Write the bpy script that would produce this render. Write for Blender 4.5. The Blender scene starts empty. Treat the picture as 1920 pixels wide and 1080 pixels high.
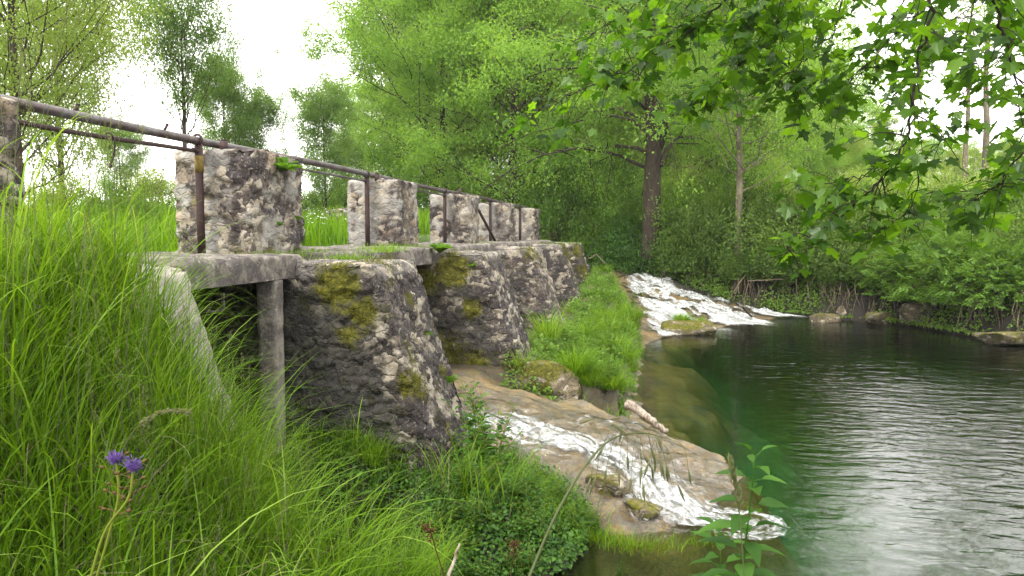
import bpy, math
import numpy as np
from mathutils import Vector, Matrix

# ------------------------------------------------------------------ camera, world, sun, exposure
SC = bpy.context.scene
TH = math.radians(11.1); PH = math.atan(100 / 1400.0); FPX = 1400.0
CAM = np.array([0.0, 0.0, 2.3])
cam_d = bpy.data.cameras.new('camera'); cam = bpy.data.objects.new('camera', cam_d)
SC.collection.objects.link(cam); SC.camera = cam
cam.location = CAM; cam.rotation_euler = (math.pi / 2 - PH, 0, TH)
cam_d.sensor_width = 36; cam_d.lens = 36 * FPX / 1920; cam_d.clip_start = 0.05; cam_d.clip_end = 3000

SUN_EL, SUN_AZ = 52.0, 205.0      # azimuth the light comes from, measured clockwise from +Y
world = bpy.data.worlds.new('World'); SC.world = world; world.use_nodes = True
wt = world.node_tree; wt.nodes.clear()
sky = wt.nodes.new('ShaderNodeTexSky'); sky.sky_type = 'NISHITA'; sky.sun_disc = False
sky.sun_elevation = math.radians(SUN_EL); sky.sun_rotation = math.radians(SUN_AZ)
sky.dust_density = 3.0
bg = wt.nodes.new('ShaderNodeBackground'); bg.inputs['Strength'].default_value = 0.15
mixw = wt.nodes.new('ShaderNodeMix'); mixw.data_type = 'RGBA'     # thin bright overcast in front of the blue
mixw.inputs[0].default_value = 0.85; mixw.inputs[7].default_value = (9.6, 9.3, 8.7, 1)
wo = wt.nodes.new('ShaderNodeOutputWorld')
wt.links.new(sky.outputs[0], mixw.inputs[6]); wt.links.new(mixw.outputs[2], bg.inputs[0]); wt.links.new(bg.outputs[0], wo.inputs[0])
sun_d = bpy.data.lights.new('sun', 'SUN'); sun = bpy.data.objects.new('sun', sun_d); SC.collection.objects.link(sun)
sun_d.energy = 1.5; sun_d.angle = math.radians(12); sun_d.color = (1.0, 0.95, 0.86)
az = math.radians(SUN_AZ); el = math.radians(SUN_EL)
sdir = Vector((math.sin(az) * math.cos(el), math.cos(az) * math.cos(el), math.sin(el)))
sun.rotation_euler = sdir.to_track_quat('Z', 'Y').to_euler(); sun.location = sdir * 60
SC.view_settings.view_transform = 'Standard'; SC.view_settings.look = 'None'
SC.view_settings.exposure = 1.84; SC.view_settings.gamma = 1.0
cy = SC.cycles
cy.max_bounces = 8; cy.diffuse_bounces = 3; cy.glossy_bounces = 3; cy.transmission_bounces = 5
cy.transparent_max_bounces = 12; cy.volume_bounces = 0; cy.caustics_reflective = False; cy.caustics_refractive = False
cy.use_denoising = True; cy.sample_clamp_indirect = 6

# ------------------------------------------------------------------ helpers
rng = np.random.default_rng(7)
COL = SC.collection
_F = np.array([-math.sin(TH) * math.cos(PH), math.cos(TH) * math.cos(PH), -math.sin(PH)])
_R = np.array([math.cos(TH), math.sin(TH), 0.0]); _U = np.cross(_R, _F)
def ray(px, py): return _F + _R * (px - 960) / FPX - _U * (py - 540) / FPX
def Pz(px, py, z): r = ray(px, py); return CAM + r * (z - CAM[2]) / r[2]
def Pd(px, py, d): return CAM + ray(px, py) * d
def A(*a): return np.array(a, float)
def sstep(a, b, x): t = np.clip((x - a) / (b - a), 0, 1); return t * t * (3 - 2 * t)

def _hash(ix, iy, iz, s=0):
    n = (ix.astype(np.int64) * 374761393 + iy.astype(np.int64) * 668265263 + iz.astype(np.int64) * 2147483647 + s * 974634777) & 0xffffffff
    n = ((n ^ (n >> 13)) * 1274126177) & 0xffffffff
    n = ((n ^ (n >> 16)) * 2246822519) & 0xffffffff
    return ((n ^ (n >> 15)) & 0xffffff) / float(0xffffff)
def vnoise(p, s=0):
    i = np.floor(p); f = p - i; f = f * f * (3 - 2 * f); i = i.astype(np.int64); r = 0
    for dx in (0, 1):
        for dy in (0, 1):
            for dz in (0, 1):
                w = (f[:, 0] if dx else 1 - f[:, 0]) * (f[:, 1] if dy else 1 - f[:, 1]) * (f[:, 2] if dz else 1 - f[:, 2])
                r = r + w * _hash(i[:, 0] + dx, i[:, 1] + dy, i[:, 2] + dz, s)
    return r * 2 - 1
def fbm(p, o=4, s=0):
    r = 0; a = 0.5
    for k in range(o): r = r + a * vnoise(p, s + k); p = p * 2.03 + 3.1; a *= 0.5
    return r
def worley(p, s=0):
    i = np.floor(p).astype(np.int64); f1 = np.full(len(p), 9.0); f2 = f1.copy(); idd = np.zeros(len(p))
    for dx in (-1, 0, 1):
        for dy in (-1, 0, 1):
            for dz in (-1, 0, 1):
                c = i + np.array([dx, dy, dz]); h = [_hash(c[:, 0], c[:, 1], c[:, 2], s + q) for q in range(3)]
                q = c + np.stack(h, 1) * 0.86 + 0.07
                d = np.linalg.norm(q - p, axis=1); cid = _hash(c[:, 0], c[:, 1], c[:, 2], s + 9)
                m = d < f1; f2 = np.where(m, f1, np.minimum(f2, d)); idd = np.where(m, cid, idd); f1 = np.where(m, d, f1)
    return f1, f2, idd

class MB:
    """collects verts / faces / a per-vertex float and builds one mesh"""
    def __init__(s): s.V = []; s.Fs = []; s.R = []; s.n = 0
    def add(s, V, Fs, r=0.5):
        V = np.asarray(V, float).reshape(-1, 3)
        if not isinstance(Fs, list): Fs = [Fs]
        for F in Fs: s.Fs.append(np.asarray(F, np.int64) + s.n)
        s.V.append(V); s.R.append(np.broadcast_to(np.asarray(r, float), (len(V),)).copy()); s.n += len(V)
    def build(s, name, mat, parent=None, smooth=True):
        return mk(name, np.concatenate(s.V), s.Fs, mat, parent, smooth, {'rnd': np.concatenate(s.R)})

def mk(name, V, Fs, mat, parent=None, smooth=True, attrs=None):
    if not isinstance(Fs, list): Fs = [Fs]
    me = bpy.data.meshes.new(name)
    V = np.asarray(V, np.float32); me.vertices.add(len(V)); me.vertices.foreach_set('co', V.ravel())
    idx = np.concatenate([F.ravel() for F in Fs]).astype(np.int32)
    tot = np.concatenate([np.full(len(F), F.shape[1]) for F in Fs]).astype(np.int32)
    st = np.concatenate([[0], np.cumsum(tot)[:-1]]).astype(np.int32)
    me.loops.add(len(idx)); me.loops.foreach_set('vertex_index', idx)
    me.polygons.add(len(tot)); me.polygons.foreach_set('loop_start', st)
    me.polygons.foreach_set('use_smooth', np.full(len(tot), bool(smooth)))
    me.update(calc_edges=True)
    for k, a in (attrs or {}).items():
        at = me.attributes.new(k, 'FLOAT', 'POINT'); at.data.foreach_set('value', np.asarray(a, np.float32))
    for m in (mat if isinstance(mat, (list, tuple)) else [mat]): me.materials.append(m)
    o = bpy.data.objects.new(name, me); COL.objects.link(o)
    if parent: o.parent = parent
    return o

def tag(o, label=None, cat=None, group=None, kind=None):
    if label: o['label'] = label
    if cat: o['category'] = cat
    if group: o['group'] = group
    if kind: o['kind'] = kind
    return o
def thing(name, label, cat, loc=(0, 0, 0), rz=0, group=None, s=1):
    o = bpy.data.objects.new(name, None); COL.objects.link(o); o.location = Vector([float(v) for v in loc]); o.rotation_euler = (0, 0, rz)
    o.scale = (s, s, s) if np.isscalar(s) else s
    o.empty_display_size = 0.2
    return tag(o, label, cat, group)
def copy_tree(src, name=None, loc=None, rz=0, s=1, label=None, group=None):
    c = src.copy(); COL.objects.link(c)
    for ch in list(src.children):
        d = ch.copy(); COL.objects.link(d); d.parent = c
        for g in list(ch.children):
            e = g.copy(); COL.objects.link(e); e.parent = d
    if loc is not None: c.location = Vector([float(v) for v in loc])
    c.rotation_euler = (0, 0, rz); c.scale = (s, s, s) if np.isscalar(s) else s
    if label: c['label'] = label
    if group: c['group'] = group
    return c

def norm(v): v = np.asarray(v, float); return v / (np.linalg.norm(v, axis=-1, keepdims=True) + 1e-9)
def tube(P, r, n=6, cap=True):
    P = np.asarray(P, float); m = len(P); r = np.broadcast_to(np.asarray(r, float), (m,))
    T = norm(np.gradient(P, axis=0)); up = A(0, 0, 1) if abs(T[:, 2]).mean() < 0.8 else A(1, 0, 0)
    S = norm(np.cross(T, up)); W = np.cross(S, T); a = np.arange(n) * 2 * math.pi / n
    V = P[:, None] + r[:, None, None] * (np.cos(a)[None, :, None] * S[:, None] + np.sin(a)[None, :, None] * W[:, None])
    i = np.arange(m - 1)[:, None] * n; j = np.arange(n)[None]; k = (j + 1) % n
    F = np.stack([i + j, i + k, i + n + k, i + n + j], -1).reshape(-1, 4)
    Fs = [F]
    if cap: Fs.append(np.array([list(range(n))[::-1]])); Fs.append(np.array([[(m - 1) * n + q for q in range(n)]]))
    return V.reshape(-1, 3), Fs
def smooth_path(P, k=6):
    """Catmull-Rom through the points"""
    P = np.asarray(P, float); Q = np.vstack([2 * P[0] - P[1], P, 2 * P[-1] - P[-2]]); out = []
    for i in range(1, len(Q) - 2):
        t = np.linspace(0, 1, k, endpoint=False)[:, None]; a, b, c, d = Q[i - 1], Q[i], Q[i + 1], Q[i + 2]
        out.append(0.5 * ((2 * b) + (c - a) * t + (2 * a - 5 * b + 4 * c - d) * t * t + (3 * b - 3 * c + d - a) * t ** 3))
    return np.vstack(out + [P[-1:]])
def leaf_quads(C, D, N, L, W, r, fold=0.25):
    """diamond leaves: base C, direction D, normal N, length L, width W"""
    D = norm(D); S = norm(np.cross(D, N)); N2 = np.cross(S, D); L = np.asarray(L)[..., None]; W = np.asarray(W)[..., None]
    L = np.broadcast_to(L, (len(C), 1)); W = np.broadcast_to(W, (len(C), 1))
    m = C + D * L * 0.42
    V = np.stack([C, m + S * W / 2 + N2 * W * fold, C + D * L, m - S * W / 2 + N2 * W * fold], 1).reshape(-1, 3)
    F = np.arange(len(C) * 4).reshape(-1, 4)
    return V, F, np.repeat(r, 4)
def leaf_oval(C, D, N, L, W, r, fold=0.18, droop=0.25):
    """6-vert leaf halves (ovate with a point) folded on its midrib and drooping"""
    n = len(C); D = norm(D); S = norm(np.cross(D, N)); N2 = np.cross(S, D)
    L = np.broadcast_to(np.asarray(L, float), (n,))[:, None]; W = np.broadcast_to(np.asarray(W, float), (n,))[:, None]
    def pt(u, v): return C + D * L * u + S * W * v + N2 * (abs(v) * W * fold * 2 - droop * L * u * u)
    V = np.stack([pt(0, 0), pt(.5, 0), pt(1, 0), pt(.18, .36), pt(.45, .5), pt(.78, .26), pt(.18, -.36), pt(.45, -.5), pt(.78, -.26)], 1).reshape(-1, 3)
    b = np.arange(n)[:, None] * 9
    F1 = np.concatenate([b + [[0, 3, 4, 1]], b + [[1, 4, 5, 2]], b + [[0, 1, 7, 6]], b + [[1, 2, 8, 7]]])
    return V, F1, np.repeat(r, 9)
def rdir(n, g=rng, zb=0.0):
    v = g.normal(size=(n, 3)); v[:, 2] += zb; return norm(v)
def blades(B, az, L, W, bend, tilt, r, seg=5, twist=0.4, g=rng):
    """grass blades: base B, heading az, length L, width W, total bend, start tilt"""
    n = len(B); th = tilt.copy(); p = B.copy(); h = np.stack([np.cos(az), np.sin(az), np.zeros(n)], 1)
    s = np.stack([-np.sin(az + twist), np.cos(az + twist), np.zeros(n)], 1); rows = []
    wp = [0.75, 1.0, 0.92, 0.7, 0.42, 0.04] if seg == 5 else list(np.interp(np.linspace(0, 1, seg + 1), [0, .3, .7, 1], [.8, 1, .6, .05]))
    for k in range(seg + 1):
        w = (W * wp[k] / 2)[:, None]; rows += [p - s * w, p + s * w]
        d = h * np.sin(th)[:, None] + A(0, 0, 1) * np.cos(th)[:, None]
        p = p + d * (L / seg)[:, None]; th = th + bend / seg * (0.5 + k * 1.0 / seg)
    V = np.stack(rows, 1).reshape(-1, 3); m = 2 * (seg + 1); b = np.arange(n)[:, None] * m
    F = np.concatenate([b + [[2 * k, 2 * k + 1, 2 * k + 3, 2 * k + 2]] for k in range(seg)])
    return V, F, np.repeat(r, m)

# ------------------------------------------------------------------ materials
def newmat(name):
    m = bpy.data.materials.new(name); m.use_nodes = True; m.node_tree.nodes.clear(); return m, m.node_tree
class NT:
    def __init__(s, name): s.m, s.t = newmat(name); s.out = s.t.nodes.new('ShaderNodeOutputMaterial')
    def n(s, typ, **k):
        nd = s.t.nodes.new(typ)
        for a, b in k.items(): setattr(nd, a, b)
        return nd
    def l(s, a, b): s.t.links.new(a, b)
    def val(s, sock, v):
        if isinstance(v, bpy.types.NodeSocket): s.l(v, sock)
        else: sock.default_value = v
    def attr(s, nm): return s.n('ShaderNodeAttribute', attribute_name=nm).outputs['Fac']
    def noise(s, scale, detail=4, rough=0.55, vec=None, dist=0.0, out=0):
        nd = s.n('ShaderNodeTexNoise'); nd.inputs['Scale'].default_value = scale; nd.inputs['Detail'].default_value = detail
        nd.inputs['Roughness'].default_value = rough; nd.inputs['Distortion'].default_value = dist
        s.l(vec if vec is not None else s.obj(), nd.inputs['Vector']); return nd.outputs[out]
    def obj(s): return s.n('ShaderNodeNewGeometry').outputs['Position']
    def ramp(s, fac, stops, interp='LINEAR'):
        nd = s.n('ShaderNodeValToRGB'); cr = nd.color_ramp; cr.interpolation = interp
        while len(cr.elements) < len(stops): cr.elements.new(0.5)
        for e, (p, c) in zip(cr.elements, stops):
            e.position = p; e.color = (c, c, c, 1) if np.isscalar(c) else (*c, 1)
        s.l(fac, nd.inputs[0]); return nd.outputs[0]
    def mix(s, f, a, b, mode='MIX'):
        nd = s.n('ShaderNodeMix', data_type='RGBA', blend_type=mode)
        s.val(nd.inputs[0], f)
        for sock, v in ((nd.inputs[6], a), (nd.inputs[7], b)):
            s.val(sock, (*v, 1) if isinstance(v, tuple) and len(v) == 3 else v)
        return nd.outputs[2]
    def math(s, op, a, b=0.0, c=0.0):
        nd = s.n('ShaderNodeMath', operation=op); s.val(nd.inputs[0], a); s.val(nd.inputs[1], b); s.val(nd.inputs[2], c); return nd.outputs[0]
    def bump(s, h, strength, dist, normal=None):
        nd = s.n('ShaderNodeBump'); nd.inputs['Strength'].default_value = strength; nd.inputs['Distance'].default_value = dist
        s.l(h, nd.inputs['Height'])
        if normal: s.l(normal, nd.inputs['Normal'])
        return nd.outputs[0]
    def principled(s, col, rough=0.8, normal=None, spec=0.5, metal=0.0):
        nd = s.n('ShaderNodeBsdfPrincipled'); s.val(nd.inputs['Base Color'], (*col, 1) if isinstance(col, tuple) else col)
        s.val(nd.inputs['Roughness'], rough); s.val(nd.inputs['Metallic'], metal); nd.inputs['Specular IOR Level'].default_value = spec
        if normal: s.l(normal, nd.inputs['Normal'])
        return nd.outputs[0]
    def done(s, surf, vol=None):
        s.l(surf, s.out.inputs['Surface'])
        if vol: s.l(vol, s.out.inputs['Volume'])
        return s.m

LK = 0.56
def leaf_mat(name, cols, trans=0.45, gloss=0.06, rough=0.5, tcol=1.35, patch=0.0):
    t = NT(name); r = t.attr('rnd'); oi = t.n('ShaderNodeObjectInfo').outputs['Random']
    f = t.math('ADD', t.math('MULTIPLY', r, 0.82), t.math('MULTIPLY', oi, 0.18))
    gloss = gloss * .2; cols = [tuple(v * LK for v in q) for q in cols]; n = len(cols); c = t.ramp(f, [(i / (n - 1), cols[i]) for i in range(n)])
    d = t.n('ShaderNodeBsdfDiffuse'); t.l(c, d.inputs[0])
    tr = t.n('ShaderNodeBsdfTranslucent'); t.l(t.mix(1.0, c, (1.25 * tcol, 1.15 * tcol, 0.55 * tcol), 'MULTIPLY'), tr.inputs[0])
    m1 = t.n('ShaderNodeMixShader'); m1.inputs[0].default_value = trans; t.l(d.outputs[0], m1.inputs[1]); t.l(tr.outputs[0], m1.inputs[2])
    g = t.n('ShaderNodeBsdfGlossy'); g.inputs['Roughness'].default_value = rough; g.inputs[0].default_value = (0.9, 0.95, 0.9, 1)
    m2 = t.n('ShaderNodeMixShader'); m2.inputs[0].default_value = gloss; t.l(m1.outputs[0], m2.inputs[1]); t.l(g.outputs[0], m2.inputs[2])
    return t.done(m2.outputs[0])

M = {}
M['grass'] = leaf_mat('grass_blades', [(.03, .085, .006), (.075, .18, .010), (.16, .31, .016), (.22, .42, .022), (.34, .48, .10)], .38, .05, .4)
M['grass_lime'] = leaf_mat('bright_grass', [(.05, .13, .010), (.13, .28, .012), (.22, .42, .02), (.36, .50, .07)], .5, .03)
M['straw'] = leaf_mat('dry_straw', [(.20, .17, .09), (.34, .29, .17), (.42, .37, .24)], .3, .04)
M['seed'] = leaf_mat('green_seed_heads', [(.12, .15, .06), (.19, .22, .10), (.26, .27, .15)], .4, .05)
M['maple'] = leaf_mat('maple_leaves', [(.018, .055, .005), (.038, .105, .007), (.08, .19, .010), (.16, .32, .016)], .57, .09, .4, 2.2)
M['poplar'] = leaf_mat('poplar_leaves', [(.13, .24, .07), (.20, .35, .10), (.28, .46, .13), (.34, .53, .15)], .55, .05)
M['ash'] = leaf_mat('ash_leaves', [(.13, .27, .05), (.21, .41, .07), (.30, .53, .09), (.38, .62, .12)], .56, .04)
M['willow'] = leaf_mat('willow_leaves', [(.18, .28, .09), (.27, .39, .12), (.35, .48, .14), (.41, .54, .17)], .5, .05)
M['spring'] = leaf_mat('spring_leaves', [(.17, .27, .06), (.26, .39, .08), (.35, .49, .11), (.44, .58, .15)], .5, .05)
M['shrub'] = leaf_mat('shrub_leaves', [(.08, .16, .022), (.14, .27, .034), (.21, .38, .05), (.30, .48, .075)], .48, .05)
M['shrub_dark'] = leaf_mat('dark_shrub_leaves', [(.05, .10, .016), (.09, .17, .026), (.15, .26, .04), (.23, .36, .06)], .4, .05)
M['elder'] = leaf_mat('elder_leaves', [(.08, .17, .02), (.12, .25, .03), (.17, .33, .045), (.22, .39, .06)], .45, .06)
M['weed'] = leaf_mat('weed_leaves', [(.03, .09, .012), (.055, .15, .02), (.10, .24, .03), (.18, .36, .045)], .45, .06)
M['moss'] = leaf_mat('moss', [(.04, .06, .008), (.09, .105, .010), (.17, .17, .012), (.27, .24, .02)], .2, .01)
M['fern'] = leaf_mat('fern_fronds', [(.08, .2, .02), (.13, .29, .03), (.2, .36, .05)], .5, .04)
M['dock'] = leaf_mat('rusty_seed_heads', [(.06, .03, .015), (.10, .05, .025), (.14, .08, .04)], .2, .02)
M['purple'] = leaf_mat('violet_florets', [(.10, .05, .28), (.18, .10, .42), (.30, .18, .55)], .4, .04)
M['bud'] = leaf_mat('brown_buds', [(.12, .06, .03), (.17, .10, .04), (.20, .16, .06)], .3, .04)
M['stalk'] = leaf_mat('yellow_green_stalks', [(.2, .26, .03), (.28, .33, .05)], .3, .05)

def bark(name, a, b, c, sc=6):
    t = NT(name); mp = t.n('ShaderNodeMapping'); mp.inputs['Scale'].default_value = (1, 1, 0.25); t.l(t.obj(), mp.inputs[0])
    n1 = t.noise(sc * 3, 5, .6, mp.outputs[0], 1.0); n2 = t.noise(1.3, 3)
    col = t.mix(t.ramp(n2, [(.4, 0.0), (.62, 1.0)]), t.ramp(n1, [(.3, a), (.55, b), (.75, c)]), t.ramp(n1, [(.3, tuple(x * .5 for x in a)), (.7, b)]))
    return t.done(t.principled(col, .9, t.bump(n1, .8, .03), .2))
M['bark'] = bark('grey_brown_bark', (.03, .024, .018), (.08, .063, .046), (.15, .125, .09))
M['bark_pale'] = bark('pale_bark', (.07, .06, .043), (.15, .125, .09), (.23, .205, .16))
M['bark_dark'] = bark('dark_bark', (.018, .014, .011), (.05, .038, .028), (.10, .08, .06))
M['twig'] = bark('maple_twigs', (.012, .010, .008), (.03, .022, .018), (.06, .045, .035), 14)
M['root'] = bark('bare_roots', (.06, .045, .03), (.14, .11, .075), (.22, .18, .13), 12)
M['driftwood'] = bark('bleached_driftwood', (.09, .06, .04), (.28, .24, .20), (.42, .385, .34), 7)

SK = .62
def stone_mat(name, cells, mortar, dark, dark_amt=.5, lichen=.5, veins=1.0):
    t = NT(name); P = t.obj(); cell = t.attr('cell'); edge = t.attr('edge'); ms = t.attr('moss'); pl = t.attr('plaster')
    base = t.ramp(cell, [(i / len(cells), c) for i, c in enumerate(cells)], 'CONSTANT')
    grain = t.noise(38, 6, .7); g2 = t.noise(9, 5, .65, None, .6)
    base = t.mix(.75, base, t.ramp(g2, [(.3, .45), (.5, 1.0), (.72, 1.45)]), 'MULTIPLY')
    base = t.mix(.5, base, t.ramp(grain, [(.3, .55), (.55, 1.0), (.75, 1.3)]), 'MULTIPLY')
    wp = t.n('ShaderNodeVectorMath', operation='MULTIPLY_ADD'); t.l(t.noise(7, 4, .6, None, 0, 1), wp.inputs[0]); wp.inputs[1].default_value = (.20, .20, .14); t.l(P, wp.inputs[2])
    def vor(sc, feat='F1'):
        mpv = t.n('ShaderNodeMapping'); mpv.inputs['Scale'].default_value = (sc, sc, sc * 1.5); t.l(wp.outputs[0], mpv.inputs[0]); v_ = t.n('ShaderNodeTexVoronoi', feature=feat); v_.inputs['Scale'].default_value = 1.0; t.l(mpv.outputs[0], v_.inputs['Vector']); return v_
    vc = vor(9); ve = vor(9, 'DISTANCE_TO_EDGE'); sepc = t.n('ShaderNodeSeparateColor'); t.l(vc.outputs['Color'], sepc.inputs[0])
    base = t.mix(.9 * veins, base, t.ramp(sepc.outputs[0], [(0.0, .6), (.35, .85), (.6, 1.05), (1.0, 1.35)]), 'MULTIPLY')
    crack = t.mix(t.math('MULTIPLY', t.ramp(t.noise(2.7, 3), [(.42, 0.0), (.6, 1.0)]), veins), (1, 1, 1), t.ramp(ve.outputs['Distance'], [(0.0, .4), (.04, .85), (.09, 1.0)]))
    base = t.mix(t.math('MULTIPLY_ADD', pl, -.6, .9), base, crack, 'MULTIPLY')
    base = t.mix(t.ramp(edge, [(0.0, 1.0), (.5, 0.0)]), base, t.mix(.7, mortar, t.ramp(grain, [(.3, .5), (.7, 1.3)]), 'MULTIPLY'))
    plc = t.ramp(t.noise(5, 6, .7, None, .5), [(.3, (.30, .29, .28)), (.5, (.50, .51, .50)), (.7, (.62, .63, .60))])
    base = t.mix(pl, base, plc); base = t.mix(1.0, base, (.74, .72, .70), 'MULTIPLY')
    # black-purple biological crust
    big = t.noise(2.3, 6, .68, None, .8)
    dm = t.ramp(big, [(.62 - .3 * dark_amt, 0.0), (.74 - .3 * dark_amt, 1.0)])
    dm = t.math('MULTIPLY', dm, t.math('MULTIPLY_ADD', pl, -0.75, 1.0))
    base = t.mix(t.math('MULTIPLY', dm, .86), base, t.mix(.8, dark, t.ramp(grain, [(.3, .5), (.7, 1.7)]), 'MULTIPLY'))
    # pale bare stones showing through the crust, and lichen
    v2 = t.noise(3.6, 4, .6)
    lm = t.math('MULTIPLY', t.math('MULTIPLY', t.math('GREATER_THAN', sepc.outputs[1], .80 - .26 * lichen), veins), t.ramp(v2, [(.44, 0.0), (.52, 1.0)]))
    base = t.mix(t.math('MULTIPLY', lm, .85), base, t.mix(1.0, t.ramp(g2, [(.3, (.20, .17, .13)), (.5, (.40, .36, .29)), (.7, (.52, .50, .44))]), crack, 'MULTIPLY'))
    lc = t.ramp(t.noise(27, 4, .6, None, .8), [(.60, 0.0), (.64, 1.0)])
    base = t.mix(t.math('MULTIPLY', lc, .5), base, (.42, .42, .36)); base = t.mix(1.0, base, (SK, SK * .97, SK * .95), 'MULTIPLY')
    dk = t.ramp(t.math('ADD', t.attr('painted_shade'), t.math('MULTIPLY', t.math('SUBTRACT', t.noise(5, 5, .7, None, .6), .5), 1.3)), [(.35, 0.0), (.65, .93)])  # deep shade under the deck, painted into the stone colour with a noisy edge
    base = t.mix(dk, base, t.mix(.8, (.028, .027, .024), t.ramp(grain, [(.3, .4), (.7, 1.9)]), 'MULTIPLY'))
    # moss film
    mm = t.ramp(t.math('ADD', ms, t.math('MULTIPLY', t.math('SUBTRACT', t.noise(11, 6, .75), .5), 1.7)), [(.38, 0.0), (.72, .95)])
    base = t.mix(mm, base, t.ramp(t.noise(24, 5, .7), [(.3, (.02, .024, .004)), (.5, (.06, .06, .007)), (.72, (.13, .12, .012))]))
    h = t.math('ADD', t.math('ADD', t.math('MULTIPLY', g2, .5), t.math('MULTIPLY', grain, .3)), t.math('MULTIPLY', t.ramp(ve.outputs['Distance'], [(0.0, 0.0), (.14, 1.0)]), .3 * veins))
    return t.done(t.principled(base, .93, t.bump(h, 1.0, .022), .2))
M['stone'] = stone_mat('rubble_masonry', [(.30, .26, .21), (.42, .35, .25), (.20, .18, .17), (.50, .45, .37), (.26, .22, .19), (.46, .38, .28), (.15, .14, .14), (.55, .51, .44)],
                       (.30, .28, .25), (.045, .038, .043), .70, .60)
M['stone_dark'] = stone_mat('weathered_masonry', [(.22, .20, .17), (.34, .30, .24), (.15, .14, .14), (.44, .41, .36), (.19, .17, .16), (.30, .27, .22)],
                       (.17, .16, .15), (.036, .031, .034), .95, .62)
M['concrete'] = stone_mat('weathered_concrete', [(.33, .31, .28), (.38, .35, .31), (.30, .28, .26)], (.31, .29, .21), (.06, .052, .056), .72, 1.0, .35)
M['plaster'] = stone_mat('pale_render', [(.52, .50, .44), (.58, .55, .48), (.48, .46, .41)], (.42, .40, .36), (.16, .15, .14), .30, .7, .4)
M['rock'] = stone_mat('bank_rock', [(.20, .17, .12), (.27, .23, .16), (.16, .14, .11)], (.10, .09, .07), (.06, .055, .04), .5, .3)

t = NT('rusty_iron'); n = t.noise(22, 6, .7); n2 = t.noise(4, 3)
M['iron'] = t.done(t.principled(t.mix(t.ramp(n2, [(.42, 0.), (.6, 1.)]), t.ramp(n, [(.3, (.025, .014, .014)), (.55, (.05, .032, .032)), (.75, (.09, .065, .062))]), t.ramp(n, [(.3, (.045, .038, .04)), (.7, (.11, .10, .105))])), .48, t.bump(n, .4, .004), .6, .35))
t = NT('dark_rusty_iron'); n = t.noise(30, 6, .7)
M['iron_dark'] = t.done(t.principled(t.ramp(n, [(.3, (.014, .007, .007)), (.6, (.032, .014, .013)), (.8, (.06, .035, .028))]), .7, t.bump(n, .5, .004), .4, .2))
t = NT('yellow_lichen_iron'); n = t.noise(30, 6, .7)
M['iron_yellow'] = t.done(t.principled(t.ramp(n, [(.3, (.06, .035, .02)), (.5, (.11, .08, .015)), (.7, (.15, .11, .03))]), .8, None, .2))
t = NT('wet_gate_boards'); n = t.noise(9, 5, .6, None, .5)
M['gate'] = t.done(t.principled(t.ramp(n, [(.3, (.010, .009, .008)), (.6, (.03, .027, .023)), (.8, (.06, .055, .045))]), .6, t.bump(n, .5, .02), .4))

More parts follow.
